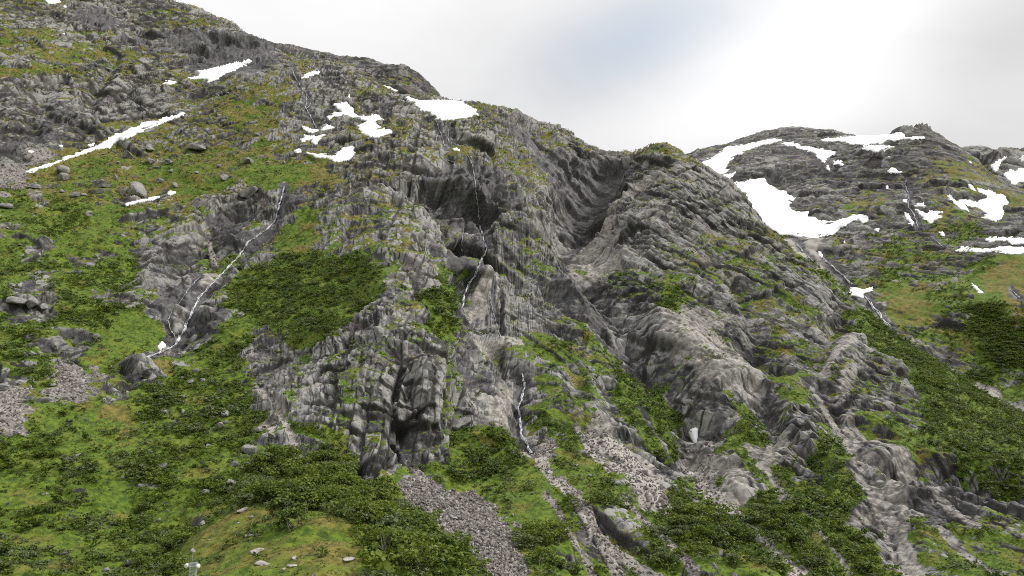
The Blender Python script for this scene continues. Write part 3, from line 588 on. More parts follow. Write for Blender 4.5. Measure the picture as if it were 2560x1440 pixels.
    for (scl, bw), (fi, (E, fw)) in [(b_, f_) for b_ in bands for f_ in enumerate(frames)]:
        w = fw * bw
        s = np.nonzero((w > 0.01) & (rk > 0.02))[0]
        if not len(s): continue
        L = (F[s] + warp[s]) @ E.T
        b = L * np.array([0.62, 1.0, 0.7]); rc[s] += (w[s, None] * L / scl).astype(np.float32)
        h0, e0 = facets(b, 44 * scl, 19 + fi, .9)
        h1, e1 = blocks(L, np.array([76, 32, 24]) * scl, 23 + fi, 1.5 * scl ** .5, 1.2); h2, e2 = blocks(L + h0[:, None] * 6, np.array([19, 7.4, 6.5]) * scl, 29 + fi, .9 * scl ** .5, 1.2); h3, e3 = blocks(L + h1[:, None] * 5, np.array([7.6, 3.4, 3.2]) * scl, 37 + fi, .7 * scl ** .5, 1.2)
        fine = billow(b, 4.2 * scl ** .7, 91 + fi) * .9 + .6 * noise(F[s], 1.9 * scl ** .7, 97)
        flute, ef = blocks(L, np.array([44, 4.4, 5.5]) * scl, 61 + fi, .7 * scl ** .5, .8); strip = noise(L * np.array([.2, 1.0, .25]), 17 * scl, 71 + fi); strips[s] += w[s] * strip
        gate = 0.5 + 0.6 * sstep(-.35, .35, noise(F[s], 70 * scl, 41))
        g2 = 0.35 + .75 * sstep(-.45, .2, noise(F[s], 45 * scl, 43)); g3 = .3 + .7 * sstep(-.4, .35, noise(F[s], 24 * scl, 47))
        k1, k2, k3 = np.exp(-(e1 / .035) ** 2), np.exp(-(e2 / .085) ** 2), np.exp(-(e3 / .14) ** 2)
        joint[s, 0] += w[s] * (.5 + .3 * h0 + .35 * h1 + .5 * h2 + .42 * h3); joint[s, 1] += w[s] * np.maximum(np.maximum(k1, k2 * g2), .8 * k3 * g3)
        dip = (-.55, .05, .85)[fi]
        def ledge(T, wv, rise):
            q = (1.35 * F[s, 2] + dip * F[s, 0] + wv) / T; q = q - np.floor(q)
            return np.where(q < rise, q / rise, (1 - q) / (1 - rise)) - .5
        l1 = ledge(34 * scl, 3 * n1[s] + 12 * h1, .7) * sstep(-.3, .25, noise(F[s], 55 * scl, 51)); l2 = ledge(12 * scl, n2[s] + 6 * h2, .72) * sstep(-.3, .3, noise(F[s], 38 * scl, 53))
        D[s] += (w * rk)[s] * scl ** .85 * (gate * (3.4 * h0 + 10.0 * h1 - .6 * k1) + g2 * (4.1 * h2 - .7 * k2) + g3 * (2.4 * h3 - .45 * k3) + .8 * fine + 1.7 * flute * (1.35 - gate) + 3.2 * l1 + 1.3 * l2)
    scl = scl0; soft = (1 - rock) * amp
    D += soft * scl * (1.6 * noise(F, 17 * scl, 61) + 0.75 * noise(F, 5.5 * scl, 67) + 0.4 * noise(F, 2.4 * scl, 71))
    D += c[:, 5] * amp * 0.55 * billow(F, 2.6 * scl, 83)
    Dg = np.pad(D.reshape(nc, nr), 1, 'edge'); D = (Dg[1:-1, 1:-1] * .8 + (Dg[:-2, 1:-1] + Dg[2:, 1:-1]) * .05 + (Dg[1:-1, :-2] + Dg[1:-1, 2:]) * .05).ravel()
    F = F + NF * D[:, None]
    Pn = F.reshape(nc, nr, 3); N2 = normals(Pn); NF2 = N2.reshape(-1, 3)
    # where turf holds: survey + level ground + patchiness
    sm = NF[:, 2]
    pat = 0.6 * fbm(F, 13 * scl, 3, 131, .65) + 0.25 * noise(F, 2.6 * scl, 137)
    veg = c[:, 1] + 1.0 * (NF2[:, 2] - sm) * (0.35 + rock) + 0.46 * pat + .6 * strips * np.clip(rock * 1.6, .25, 1) * (.55 + .45 * sstep(500, 800, v))
    veg = sstep(.38, .62, veg)
    ax, ay = np.gradient(D.reshape(nc, nr)); hol = D - 0  # kept for clarity
    dark = np.clip(c[:, 3] + 0.35 * fbm(F * np.array([1, 1, .3]), 14 * scl, 3, 149) * (c[:, 3] > .05), 0, 1)
    pale = np.clip(c[:, 4] + 0.5 * fbm(F, 22 * scl, 3, 151) * rock, 0, 1)
    heath = np.clip(c[:, 2] - .3 * sstep(450, 700, v) * (rock > .3) + 0.6 * fbm(F, 20 * scl, 3, 157), 0, 1)
    purp = np.clip(c[:, 6] + 0.7 * fbm(F, 26 * scl, 2, 163), 0, 1)
    me = grid_mesh(kind, Pn)
    for nm, cols in (('cover', (veg, heath, dark)), ('stone', (pale, c[:, 5], purp)), ('joint', (np.clip(joint[:, 0], 0, 1), joint[:, 1], rock))):
        at_ = me.attributes.new(nm, 'FLOAT_COLOR', 'POINT'); d = np.ones((len(F), 4), np.float32)
        for i, x in enumerate(cols): d[:, i] = x
        at_.data.foreach_set('color', d.ravel())
    at_ = me.attributes.new('rockco', 'FLOAT_VECTOR', 'POINT'); at_.data.foreach_set('vector', rc.ravel())
    return dict(tag=tag, P=Pn, N=N2, u=u, v=v, cover=c, veg=veg, snow=snow, mesh=me, rock=rock, D=D)
def place(name, me, mat, parent=None, **props):
    o = bpy.data.objects.new(name, me); COL.objects.link(o)
    if mat is not None and me is not None and not me.materials: me.materials.append(mat)
    if parent is not None: o.parent = parent
    for k, x in props.items(): o[k] = x
    return o
NCA, NRA = 1130, 880
# ------------------------------------------------------------------ materials
class NT:
    def __init__(self, name):
        self.m = bpy.data.materials.new(name); self.m.use_nodes = True
        self.t = self.m.node_tree; self.n = self.t.nodes; self.l = self.t.links; self.n.clear()
        self.out = self.n.new('ShaderNodeOutputMaterial')
    def node(self, t, **kw):
        n = self.n.new(t)
        for k, v in kw.items(): setattr(n, k, v)
        return n
    def put(self, sock, x):
        if hasattr(x, 'is_output') or isinstance(x, bpy.types.NodeSocket): self.l.new(x, sock)
        else: sock.default_value = x
    def math(self, op, *a, clamp=False):
        n = self.node('ShaderNodeMath', operation=op, use_clamp=clamp)
        for i, x in enumerate(a): self.put(n.inputs[i], x)
        return n.outputs[0]
    def mix(self, f, a, b, mode='MIX'):
        n = self.node('ShaderNodeMix', data_type='RGBA', blend_type=mode)
        self.put(n.inputs['Factor'], f)
        for s, x in (('A', a), ('B', b)): self.put(n.inputs[s], (*x, 1.0) if isinstance(x, tuple) and len(x) == 3 else x)
        return n.outputs['Result']
    def noise(self, vec, scale, detail=4, rough=.55, dist=0):
        n = self.node('ShaderNodeTexNoise'); n.inputs['Scale'].default_value = scale; n.inputs['Detail'].default_value = detail; n.inputs['Roughness'].default_value = rough; n.inputs['Distortion'].default_value = dist
        if vec is not None: self.l.new(vec, n.inputs['Vector'])
        return n.outputs['Fac']
    def ramp(self, f, a, b, lo=0.0, hi=1.0):
        n = self.node('ShaderNodeMapRange', clamp=True, interpolation_type='SMOOTHSTEP'); self.put(n.inputs[0], f)
        for i, x in enumerate((a, b, lo, hi)): n.inputs[1 + i].default_value = x
        return n.outputs[0]
    def scaled(self, vec, s):
        n = self.node('ShaderNodeMapping'); n.inputs['Scale'].default_value = s; self.l.new(vec, n.inputs['Vector']); return n.outputs[0]
    def bsdf(self, col, rough=.9, spec=.2, normal=None, **kw):
        b = self.node('ShaderNodeBsdfPrincipled'); self.put(b.inputs['Base Color'], (*col, 1.0) if isinstance(col, tuple) and len(col) == 3 else col)
        self.put(b.inputs['Roughness'], rough); b.inputs['Specular IOR Level'].default_value = spec
        if normal is not None: self.l.new(normal, b.inputs['Normal'])
        for k, x in kw.items(): self.put(b.inputs[k], x)
        return b.outputs[0]
    def bump(self, h, dist, strength=1.0):
        b = self.node('ShaderNodeBump'); b.inputs['Distance'].default_value = dist; b.inputs['Strength'].default_value = strength; self.l.new(h, b.inputs['Height']); return b.outputs[0]
    def done(self, sh): self.l.new(sh, self.out.inputs['Surface']); return self.m

def ground_material(name, ks=1.0, green=1.0):
    t = NT(name)
    co = t.node('ShaderNodeTexCoord').outputs['Object']
    a1 = t.node('ShaderNodeSeparateColor'); x = t.node('ShaderNodeAttribute', attribute_name='cover'); t.l.new(x.outputs['Color'], a1.inputs[0])
    a2 = t.node('ShaderNodeSeparateColor'); x = t.node('ShaderNodeAttribute', attribute_name='stone'); t.l.new(x.outputs['Color'], a2.inputs[0])
    veg, heath, dark = a1.outputs; pale, scree, purp = a2.outputs
    f1 = t.noise(co, .05 / ks, 6, .6, .3); f2 = t.noise(co, .32 / ks, 5, .62); f3 = t.noise(co, 1.3 / ks, 3, .6)
    streak = t.noise(t.scaled(co, (.5 / ks, .5 / ks, .09 / ks)), 1.0, 5, .65, .4)
    a3 = t.node('ShaderNodeSeparateColor'); x = t.node('ShaderNodeAttribute', attribute_name='joint'); t.l.new(x.outputs['Color'], a3.inputs[0])
    tone, crack, _ = a3.outputs
    rc = t.node('ShaderNodeAttribute', attribute_name='rockco').outputs['Vector']
    wv = t.node('ShaderNodeTexNoise'); wv.inputs['Scale'].default_value = .22; wv.inputs['Detail'].default_value = 3; t.l.new(rc, wv.inputs['Vector'])
    wa = t.node('ShaderNodeVectorMath', operation='MULTIPLY_ADD'); t.l.new(wv.outputs['Color'], wa.inputs[0]); wa.inputs[1].default_value = (1.6, 1.6, 1.6); t.l.new(rc, wa.inputs[2]); rcw = wa.outputs[0]
    def vor(sx, size, feat):
        e = t.node('ShaderNodeTexVoronoi', feature=feat); t.l.new(t.scaled(rcw, (sx / size, 1 / size, .8 / size)), e.inputs['Vector']); e.inputs['Scale'].default_value = 1.0; return e
    j1 = t.ramp(vor(.34, 9., 'DISTANCE_TO_EDGE').outputs['Distance'], .022, .065, 1, 0)
    sp = t.node('ShaderNodeSeparateColor'); t.l.new(vor(.45, 4.8, 'F1').outputs['Color'], sp.inputs[0]); t2 = sp.outputs[0]
    gatej = t.ramp(t.noise(rc, .05, 3), .4, .6, .25, 1)
    # stone
    tn = t.math('ADD', tone, t.math('MULTIPLY', t.math('SUBTRACT', f2, .5), .9))
    tn = t.math('ADD', tn, t.math('MULTIPLY', t.math('SUBTRACT', t2, .5), .5))
    g = t.mix(t.ramp(tn, .22, .78), (.034, .033, .036), (.285, .279, .264))
    g = t.mix(t.ramp(f1, .45, .66, 0, .35), g, (.18, .175, .167))
    g = t.mix(t.ramp(streak, .54, .68, 0, .8), g, (.045, .044, .047))
    g = t.mix(t.math('MULTIPLY', t.ramp(f3, .55, .66), .35), g, (.31, .305, .285))
    g = t.mix(t.ramp(purp, .35, .8, 0, .5), g, t.mix(f2, (.085, .065, .078), (.21, .165, .175)))
    tan = t.mix(t.ramp(f2, .35, .65), (.19, .172, .155), (.43, .40, .36))
    g = t.mix(t.ramp(pale, .3, .95, 0, .8), g, tan)
    sc = t.mix(t.ramp(t.noise(co, .9 / ks, 2, .7), .35, .65), (.07, .062, .06), (.27, .245, .225)); sc = t.mix(t.math('MULTIPLY', pale, .75), sc, (.44, .41, .37))
    g = t.mix(t.ramp(scree, .2, .7), g, sc)
    jj = t.math('MULTIPLY', j1, gatej)
    crack = t.math('MAXIMUM', crack, jj)
    g = t.mix(t.math('MULTIPLY', t.ramp(crack, .25, .9), t.math('SUBTRACT', .92, t.math('MAXIMUM', t.math('MULTIPLY', scree, .7), t.math('MULTIPLY', pale, .55)))), g, (.022, .021, .02))      # crevice shade painted into the joints, with soil and black lichen
    wet_shade = t.ramp(dark, .35, .85)  # real damp plus the shade of bowls and gullies, painted dark
    g = t.mix(t.math('MULTIPLY', wet_shade, .85), g, t.mix(t.ramp(f2, .35, .7), (.022, .021, .024), (.085, .08, .082)))
    g = t.mix(t.math('MULTIPLY', t.ramp(f3, .5, .7), t.math('MULTIPLY', heath, .6)), g, (.15, .125, .045))      # lichen and moss on stone
    # turf
    lo = t.mix(t.ramp(f2, .35, .65), (.048, .090, .009), (.122, .178, .016))
    lo = t.mix(t.ramp(f3, .45, .7, 0, .55), lo, (.035, .055, .010)); lo = t.mix(t.ramp(f1, .5, .66, 0, .5), lo, (.17, .19, .025))
    he = t.mix(t.ramp(f2, .34, .62), (.080, .074, .016), (.175, .15, .032)); he = t.mix(t.ramp(f1, .52, .68, 0, .7), he, (.10, .10, .02)); he = t.mix(t.ramp(f3, .56, .72, 0, .5), he, (.26, .21, .085))
    tu = t.mix(t.ramp(heath, .15, .75), lo, he)
    vm = t.ramp(t.math('ADD', veg, t.math('MULTIPLY', t.math('SUBTRACT', f3, .5), .9)), .35, .65)
    col = t.mix(vm, g, tu)
    h = t.math('ADD', t.noise(co, .9 / ks, 5, .7), t.math('MULTIPLY', f3, .6))
    rough = t.math('SUBTRACT', .92, t.math('MULTIPLY', wet_shade, .35))
    return t.done(t.bsdf(col, rough, .25, t.bump(h, .7 * ks, .6)))

def snow_material():
    t = NT('old_snow'); co = t.node('ShaderNodeTexCoord').outputs['Object']
    c = t.mix(t.ramp(t.noise(co, .06, 5, .6), .3, .62), (.80, .81, .83), (.90, .905, .91)); c = t.mix(t.ramp(t.noise(co, .4, 4, .7), .62, .8, 0, .35), c, (.5, .47, .44))
    return t.done(t.bsdf(c, .7, .2, t.bump(t.noise(co, .35, 4), .3, .5)))
def water_material(name, a0, a1):
    t = NT(name); co = t.node('ShaderNodeTexCoord').outputs['Object']
    n = t.noise(t.scaled(co, (1.1, 1.1, .25)), 1.0, 5, .7)
    c = t.mix(t.ramp(n, .35, .6), (.30, .31, .32), (.88, .9, .92))
    b = t.bsdf(c, .35, .4); tr = t.node('ShaderNodeBsdfTransparent').outputs[0]
    m = t.node('ShaderNodeMixShader'); t.l.new(t.ramp(t.noise(co, .22, 5, .8), .36, .58, a0, a1), m.inputs[0]); t.l.new(tr, m.inputs[1]); t.l.new(b, m.inputs[2])
    return t.done(m.outputs[0])
def leaf_material(name, a, b, c):
    t = NT(name)
    r = t.node('ShaderNodeObjectInfo').outputs['Random']
    g = t.node('ShaderNodeNewGeometry').outputs['Random Per Island'] if 'Random Per Island' in t.node('ShaderNodeNewGeometry').outputs else r
    pn = t.noise(t.node('ShaderNodeObjectInfo').outputs['Location'], .035, 3, .6)
    r2 = t.math('ADD', t.math('MULTIPLY', r, .6), t.ramp(pn, .38, .62, -.15, .6), clamp=True)
    col = t.mix(r2, a, b); col = t.mix(t.math('MULTIPLY', t.math('POWER', g, 2.0), .8), col, c)
    d = t.bsdf(col, .6, .3); tl = t.node('ShaderNodeBsdfTranslucent'); t.put(tl.inputs[0], col)
    m = t.node('ShaderNodeMixShader'); m.inputs[0].default_value = .35; t.l.new(d, m.inputs[1]); t.l.new(tl.outputs[0], m.inputs[2])
    return t.done(m.outputs[0])
def stone_material(name, lo, hi, lich):
    t = NT(name); tc_ = t.node('ShaderNodeTexCoord').outputs['Object']; r = t.node('ShaderNodeObjectInfo').outputs['Random']
    off = t.node('ShaderNodeVectorMath', operation='ADD'); t.l.new(tc_, off.inputs[0]); cr = t.node('ShaderNodeCombineXYZ'); t.l.new(t.math('MULTIPLY', r, 37.), cr.inputs[0]); t.l.new(cr.outputs[0], off.inputs[1])
    n = t.noise(off.outputs[0], 1.6, 5, .65)
    c = t.mix(t.ramp(n, .32, .68), lo, hi); c = t.mix(t.math('MULTIPLY', r, .6), c, t.mix(n, (.11, .10, .10), (.36, .345, .32)))
    c = t.mix(t.ramp(t.noise(off.outputs[0], 3.5, 3), .58, .72, 0, .6), c, lich)
    return t.done(t.bsdf(c, .9, .2, t.bump(n, .25, .8)))
def plain(name, col, rough=.5, metal=0.0, scale=20):
    t = NT(name); co = t.node('ShaderNodeTexCoord').outputs['Object']; n = t.noise(co, scale, 4)
    c = t.mix(t.ramp(n, .3, .75), tuple(x * .82 for x in col), col)
    return t.done(t.bsdf(c, rough, .4, None, Metallic=metal))
M_MAIN = ground_material('mountain_ground'); M_FAR = ground_material('far_mountain_ground', 1.5); M_SNOW = snow_material(); M_WATER = water_material('white_water', .3, 1.0); M_TRICKLE = water_material('trickle_water', .05, .75)

# ------------------------------------------------------------------ the mountains
def tans(u0, u1, n, inner=None):
    if inner is None: return (np.linspace(u0, u1, n) - 1280) / FPX
    a, b, m = inner
    k = (n - m) // 2
    return (np.concatenate([np.linspace(u0, a, k, endpoint=False), np.linspace(a, b, m), np.linspace(b, u1, k + 1)[1:]]) - 1280) / FPX
LAY = {}
P = sheet(rbf_fit(main_pts), tans(-520, 3080, NCA, (-90, 2650, NCA - 90)), 110, 2300, NRA); tick('main sheet')
LAY['A'] = build_layer('A', P, cover_grid(COVER), 'mountain'); tick('main relief')
o_main = place('mountain', LAY['A']['mesh'], M_MAIN, kind='structure', label='steep near mountainside of grey cliffs, green turf and birch scrub')
P = sheet(rbf_fit(ctrl(SUMMIT)), tans(420, 1330, 330), 1450, 2400, 240); LAY['B'] = build_layer('B', P, None, 'summit_ridge')
LAY['B']['mesh'].materials.append(M_FAR); o_summit = place('summit_ridge', LAY['B']['mesh'], None, kind='structure', label='bare grey ridge rising behind the near mountainside')
P = sheet(rbf_fit(ctrl(FAR)), tans(1560, 3000, 520), 800, 3600, 480, -40); LAY['C'] = build_layer('C', P, cover_grid(FAR_COVER), 'far_mountain')
o_far = place('far_mountain', LAY['C']['mesh'], M_FAR, kind='structure', label='rounded far mountain with snow fields across the side valley')
P = sheet(rbf_fit(ctrl(PEAK)), tans(2250, 3100, 220), 2500, 4600, 160); LAY['D'] = build_layer('D', P, None, 'distant_peak')
LAY['D']['mesh'].materials.append(M_FAR); o_peak = place('distant_peak', LAY['D']['mesh'], None, kind='structure', label='dark distant peak at the right edge')
tick('all sheets')
gx = np.linspace(-1, 1, 41); GXY = np.stack(np.meshgrid(gx, gx, indexing='ij'), -1) * 9000
GP = np.concatenate([GXY, np.zeros((41, 41, 1))], -1); GP[..., 1] -= 8300; GP[..., 2] = 2 + 1.5 * noise(GP.reshape(-1, 3), 300, 9).reshape(41, 41)
me = grid_mesh('valley_floor', GP)
for nm, cc in (('cover', (1, .1, 0, 1)), ('stone', (0, 0, 0, 1))):
    at_ = me.attributes.new(nm, 'FLOAT_COLOR', 'POINT'); at_.data.foreach_set('color', np.tile(np.array(cc, np.float32), len(me.vertices)))
place('valley_floor', me, M_MAIN, kind='structure', label='grassy valley floor below the mountainside')

# ------------------------------------------------------------------ snow fields as sheets of their own, resting on the ground
def dist_in(mask):
    """rough distance (cells) inside a mask"""
    d = np.zeros(mask.shape, np.float32); m = mask.copy()
    for i in range(10):
        d += m; m = m & np.roll(m, 1, 0) & np.roll(m, -1, 0) & np.roll(m, 1, 1) & np.roll(m, -1, 1)
    return d
def visible_rows(L):
    el = (L['P'][..., 2] - ZC) / np.hypot(L['P'][..., 0], L['P'][..., 1])
    return el >= np.maximum.accumulate(el, 1) - .06
def largest(m):
    lab = np.zeros(m.shape, np.int32); idx = np.nonzero(m.ravel())[0]; lab.ravel()[idx] = idx + 1
    while True:
        nl = lab.copy()
        for ax in (0, 1):
            for sh in (1, -1): nl = np.maximum(nl, np.roll(lab, sh, ax))
        nl[~m] = 0
        if (nl == lab).all(): break
        for _ in range(3):
            k = nl > 0; nl[k] = np.maximum(nl[k], nl.ravel()[nl[k] - 1])
        lab = nl
    ids, ct = np.unique(lab[m], return_counts=True); return lab == ids[np.argmax(ct)]
for tg in 'ABCD':
    L = LAY[tg]; nc, nr = L['P'].shape[:2]; F = L['P'].reshape(-1, 3)
    uu, vv = proj(F); px = 2.2 / (0.6 + np.hypot(F[:, 0], F[:, 1]) / 1500)
    wob = fbm(F, 16 if tg == 'A' else 26, 3, 401, .6)
    uw, vw = uu + 5.5 * wob, vv + 4.0 * fbm(F, 16 if tg == 'A' else 26, 3, 402, .6)
    okv = visible_rows(L).ravel()
    for lay, lab, poly in SNOW:
        if lay != tg: continue
        pl = np.array(poly, float); lo, hi = pl.min(0) - 8, pl.max(0) + 8
        s = np.nonzero((uu > lo[0]) & (uu < hi[0]) & (vv > lo[1]) & (vv < hi[1]) & okv)[0]
        big = (hi - lo).max() > 45
        if not len(s): print('no ground for snow', lab); continue
        ins = in_poly(uw[s] if big else uu[s], vw[s] if big else vv[s], poly)
        m = np.zeros(nc * nr, bool); m[s[ins]] = True; m = m.reshape(nc, nr)
        if m.sum() < 4: print('tiny snow', lab, m.sum()); continue
        if big:   # rock islands where stones stand out of the snow
            isl = noise(F[s], 30 if tg == 'A' else 46, 409) > .62
            mm = m.ravel(); mm[s[isl]] = False; m = mm.reshape(nc, nr)
        m = largest(m)
        i0, i1 = np.nonzero(m.any(1))[0][[0, -1]]; j0, j1 = np.nonzero(m.any(0))[0][[0, -1]]
        i0, i1, j0, j1 = max(i0 - 2, 0), min(i1 + 3, nc), max(j0 - 2, 0), min(j1 + 3, nr)
        mk = m[i0:i1, j0:j1]; Pz = L['P'][i0:i1, j0:j1].copy(); Nz = L['N'][i0:i1, j0:j1]
        S = Pz.copy()
        for _ in range(8):
            Av = (np.roll(S, 1, 0) + np.roll(S, -1, 0) + np.roll(S, 1, 1) + np.roll(S, -1, 1)) / 4
            S[1:-1, 1:-1] = (0.35 * S + 0.65 * Av)[1:-1, 1:-1]
        Ns = normals(S)
        th = 0.55 + 1.9 * (1 - np.exp(-dist_in(mk) / 2.5))
        top = S + Ns * th[..., None]
        dif = ((top - Pz) * Nz).sum(-1); top += Nz * np.maximum(0, .35 - dif)[..., None]      # never below the ground
        n_i, n_j = mk.shape; idx = np.arange(n_i * n_j).reshape(n_i, n_j)
        q = np.stack([idx[:-1, :-1], idx[1:, :-1], idx[1:, 1:], idx[:-1, 1:]], -1).reshape(-1, 4)
        qm = mk.ravel()[q]; q = q[qm.sum(1) >= 3]
        if not len(q): continue
        # skirt: edge quads down into the ground
        e = np.concatenate([q[:, [a, (a + 1) % 4]] for a in range(4)]); key = np.sort(e, 1); _, inv, cnt = np.unique(key, axis=0, return_inverse=True, return_counts=True)
        be = e[cnt[inv.ravel()] == 1]
        bot = Pz.reshape(-1, 3) - Nz.reshape(-1, 3) * 1.2
        V = np.concatenate([top.reshape(-1, 3), bot]); off = n_i * n_j
        sk_ = np.stack([be[:, 1], be[:, 0], be[:, 0] + off, be[:, 1] + off], -1)
        Q = np.concatenate([q, sk_]); used, ii = np.unique(Q, return_inverse=True)
        V = V[used]; Q = ii.reshape(-1, 4); org = V.mean(0)
        me = mesh_from('snow_patch', V - org, Q); me.polygons.foreach_set('use_smooth', np.ones(len(Q), bool))
        o = place('snow_patch', me, M_SNOW, label=lab, category='snow patch', group='old snow patches left on the mountains'); o.location = org
tick('snow')
# ------------------------------------------------------------------ water
bpy.context.view_layer.update()
GROUND = {'A': o_main, 'B': o_summit, 'C': o_far, 'D': o_peak}
EYE = Vector((0, 0, ZC))
def hit(u, v, lay='A', maxd=9000):
    ok, loc, nor, idx = GROUND[lay].ray_cast(EYE, Vector(ray(u, v)), distance=maxd)
    if not ok: return None, None
    if nor.z < 0: nor = -nor
    return np.array(loc), np.array(nor)
def down(x, y, lay='A'):
    ok, loc, nor, idx = GROUND[lay].ray_cast(Vector((x, y, 3000)), Vector((0, 0, -1)))
    return (np.array(loc), np.array(nor)) if ok else (None, None)
def smooth_line(pts, step):
    pts = np.array(pts, float); d = np.r_[0, np.cumsum(np.linalg.norm(np.diff(pts, axis=0), axis=1))]
    n = max(4, int(d[-1] / step)); t = np.linspace(0, d[-1], n)
    return np.stack([np.interp(t, d, pts[:, 0]), np.interp(t, d, pts[:, 1])], -1)
for si, (lay, nm, cat, lab, pts, wpx) in enumerate(STREAMS):
    ln = smooth_line(pts, 2.6); H = []
    rr = np.random.default_rng(50 + si)
    for i, (u, v) in enumerate(ln):
        p, n = hit(u + 1.3 * math.sin(i * 1.1 + si) * min(1, i / 3), v, lay)
        if p is not None: H.append((p, n))
    if len(H) < 4: print('dry stream', lab); continue
    Pp = np.array([h[0] for h in H]); dist = np.linalg.norm(Pp - np.array(EYE), axis=1)
    med = np.median(dist)
    okk = np.abs(dist - np.convolve(np.pad(dist, 3, 'edge'), np.ones(7) / 7, 'valid')) < .06 * dist; Pp, dist = Pp[okk], dist[okk]
    for _ in range(2): Pp[1:-1] = .5 * Pp[1:-1] + .25 * (Pp[:-2] + Pp[2:])
    n = len(Pp); vd = Pp - np.array(EYE); vd /= np.linalg.norm(vd, axis=1, keepdims=True)
    tg_ = np.gradient(Pp, axis=0); sd = np.cross(tg_, vd); sd /= np.linalg.norm(sd, axis=1, keepdims=True) + 1e-9
    up = np.cross(sd, tg_); up /= np.linalg.norm(up, axis=1, keepdims=True) + 1e-9; up *= -np.sign((up * vd).sum(1, keepdims=True))
    w = wpx * dist / FPX * .5 * (0.25 + 0.95 * rr.random(n) ** 1.5); w = np.convolve(np.pad(w, 1, 'edge'), [.15, .7, .15], 'valid'); w *= np.linspace(.75, 1.15, n); w[0] *= .4; w[-1] *= .5
    lift = .5 + dist / 1400
    strands = [(0.0, 1.0)] if wpx < 4 else [(-.9, .5), (0.0, .75), (.85, .45)]
    VV, Q = [], []
    for sj, (offs, wf) in enumerate(strands):
        side = offs * w.mean() * (1 + .8 * np.sin(np.arange(n) * .45 + 2.1 * sj + si)); ws = w * wf * (.6 + .8 * rr.random(n)); st = len(VV) * 5 * n
        VV.append(np.stack([Pp + sd * (side + a * ws)[:, None] + up * (lift * (.6 + b))[:, None] for a, b in ((-1, -.9), (-.55, .45), (0, .7), (.55, .45), (1, -.9))], 1).reshape(-1, 3))
        Q += [(st + i * 5 + k, st + i * 5 + k + 1, st + i * 5 + k + 6, st + i * 5 + k + 5) for i in range(n - 1) for k in range(4)]
    V = np.concatenate(VV)
    org = V.mean(0); me = mesh_from(nm, V - org, np.array(Q)); me.polygons.foreach_set('use_smooth', np.ones(len(Q), bool))
    o = place(nm, me, M_WATER if wpx >= 4 else M_TRICKLE, label=lab, category=cat, group='waterfalls and streams on the mountains'); o.location = org
tick('water')

# ------------------------------------------------------------------ stones
M_STONE = stone_material('boulder_stone', (.10, .098, .10), (.27, .26, .25), (.33, .325, .30)); M_SCREE = stone_material('scree_stone', (.06, .052, .052), (.20, .175, .162), (.26, .19, .11)); M_PALE = stone_material('pale_stone', (.24, .22, .2), (.46, .43, .39), (.5, .47, .42))
def rock_mesh(name, seed, sub, flat=.75, cuts=9):
    import bmesh
    r = np.random.default_rng(seed); bm = bmesh.new(); bmesh.ops.create_icosphere(bm, subdivisions=sub, radius=1.0)
    V = np.array([v.co[:] for v in bm.verts]); dirs = r.normal(size=(cuts, 3)); dirs /= np.linalg.norm(dirs, axis=1, keepdims=True); lim = r.uniform(.5, .85, cuts)
    for d, l in zip(dirs, lim):
        k = V @ d; V -= np.maximum(k - l, 0)[:, None] * d
    V += .07 * np.stack([noise(V + 9 * seed, .6, i + seed) for i in range(3)], -1)
    V *= np.array([1.15, .95, flat])
    for v, c in zip(bm.verts, V): v.co = c
    me = bpy.data.meshes.new(name); bm.to_mesh(me); bm.free(); return me
ROCKS = [rock_mesh('boulder', 300 + i, 3, f, 11) for i, f in enumerate((.8, .65, .9, .7, 1.1, .55))]
for m_ in ROCKS: m_.materials.append(M_STONE)
SLABS = []
for i in range(3):
    m_ = rock_mesh('outcrop', 340 + i, 3, .4, 12); m_.materials.append(M_PALE); SLABS.append(m_)
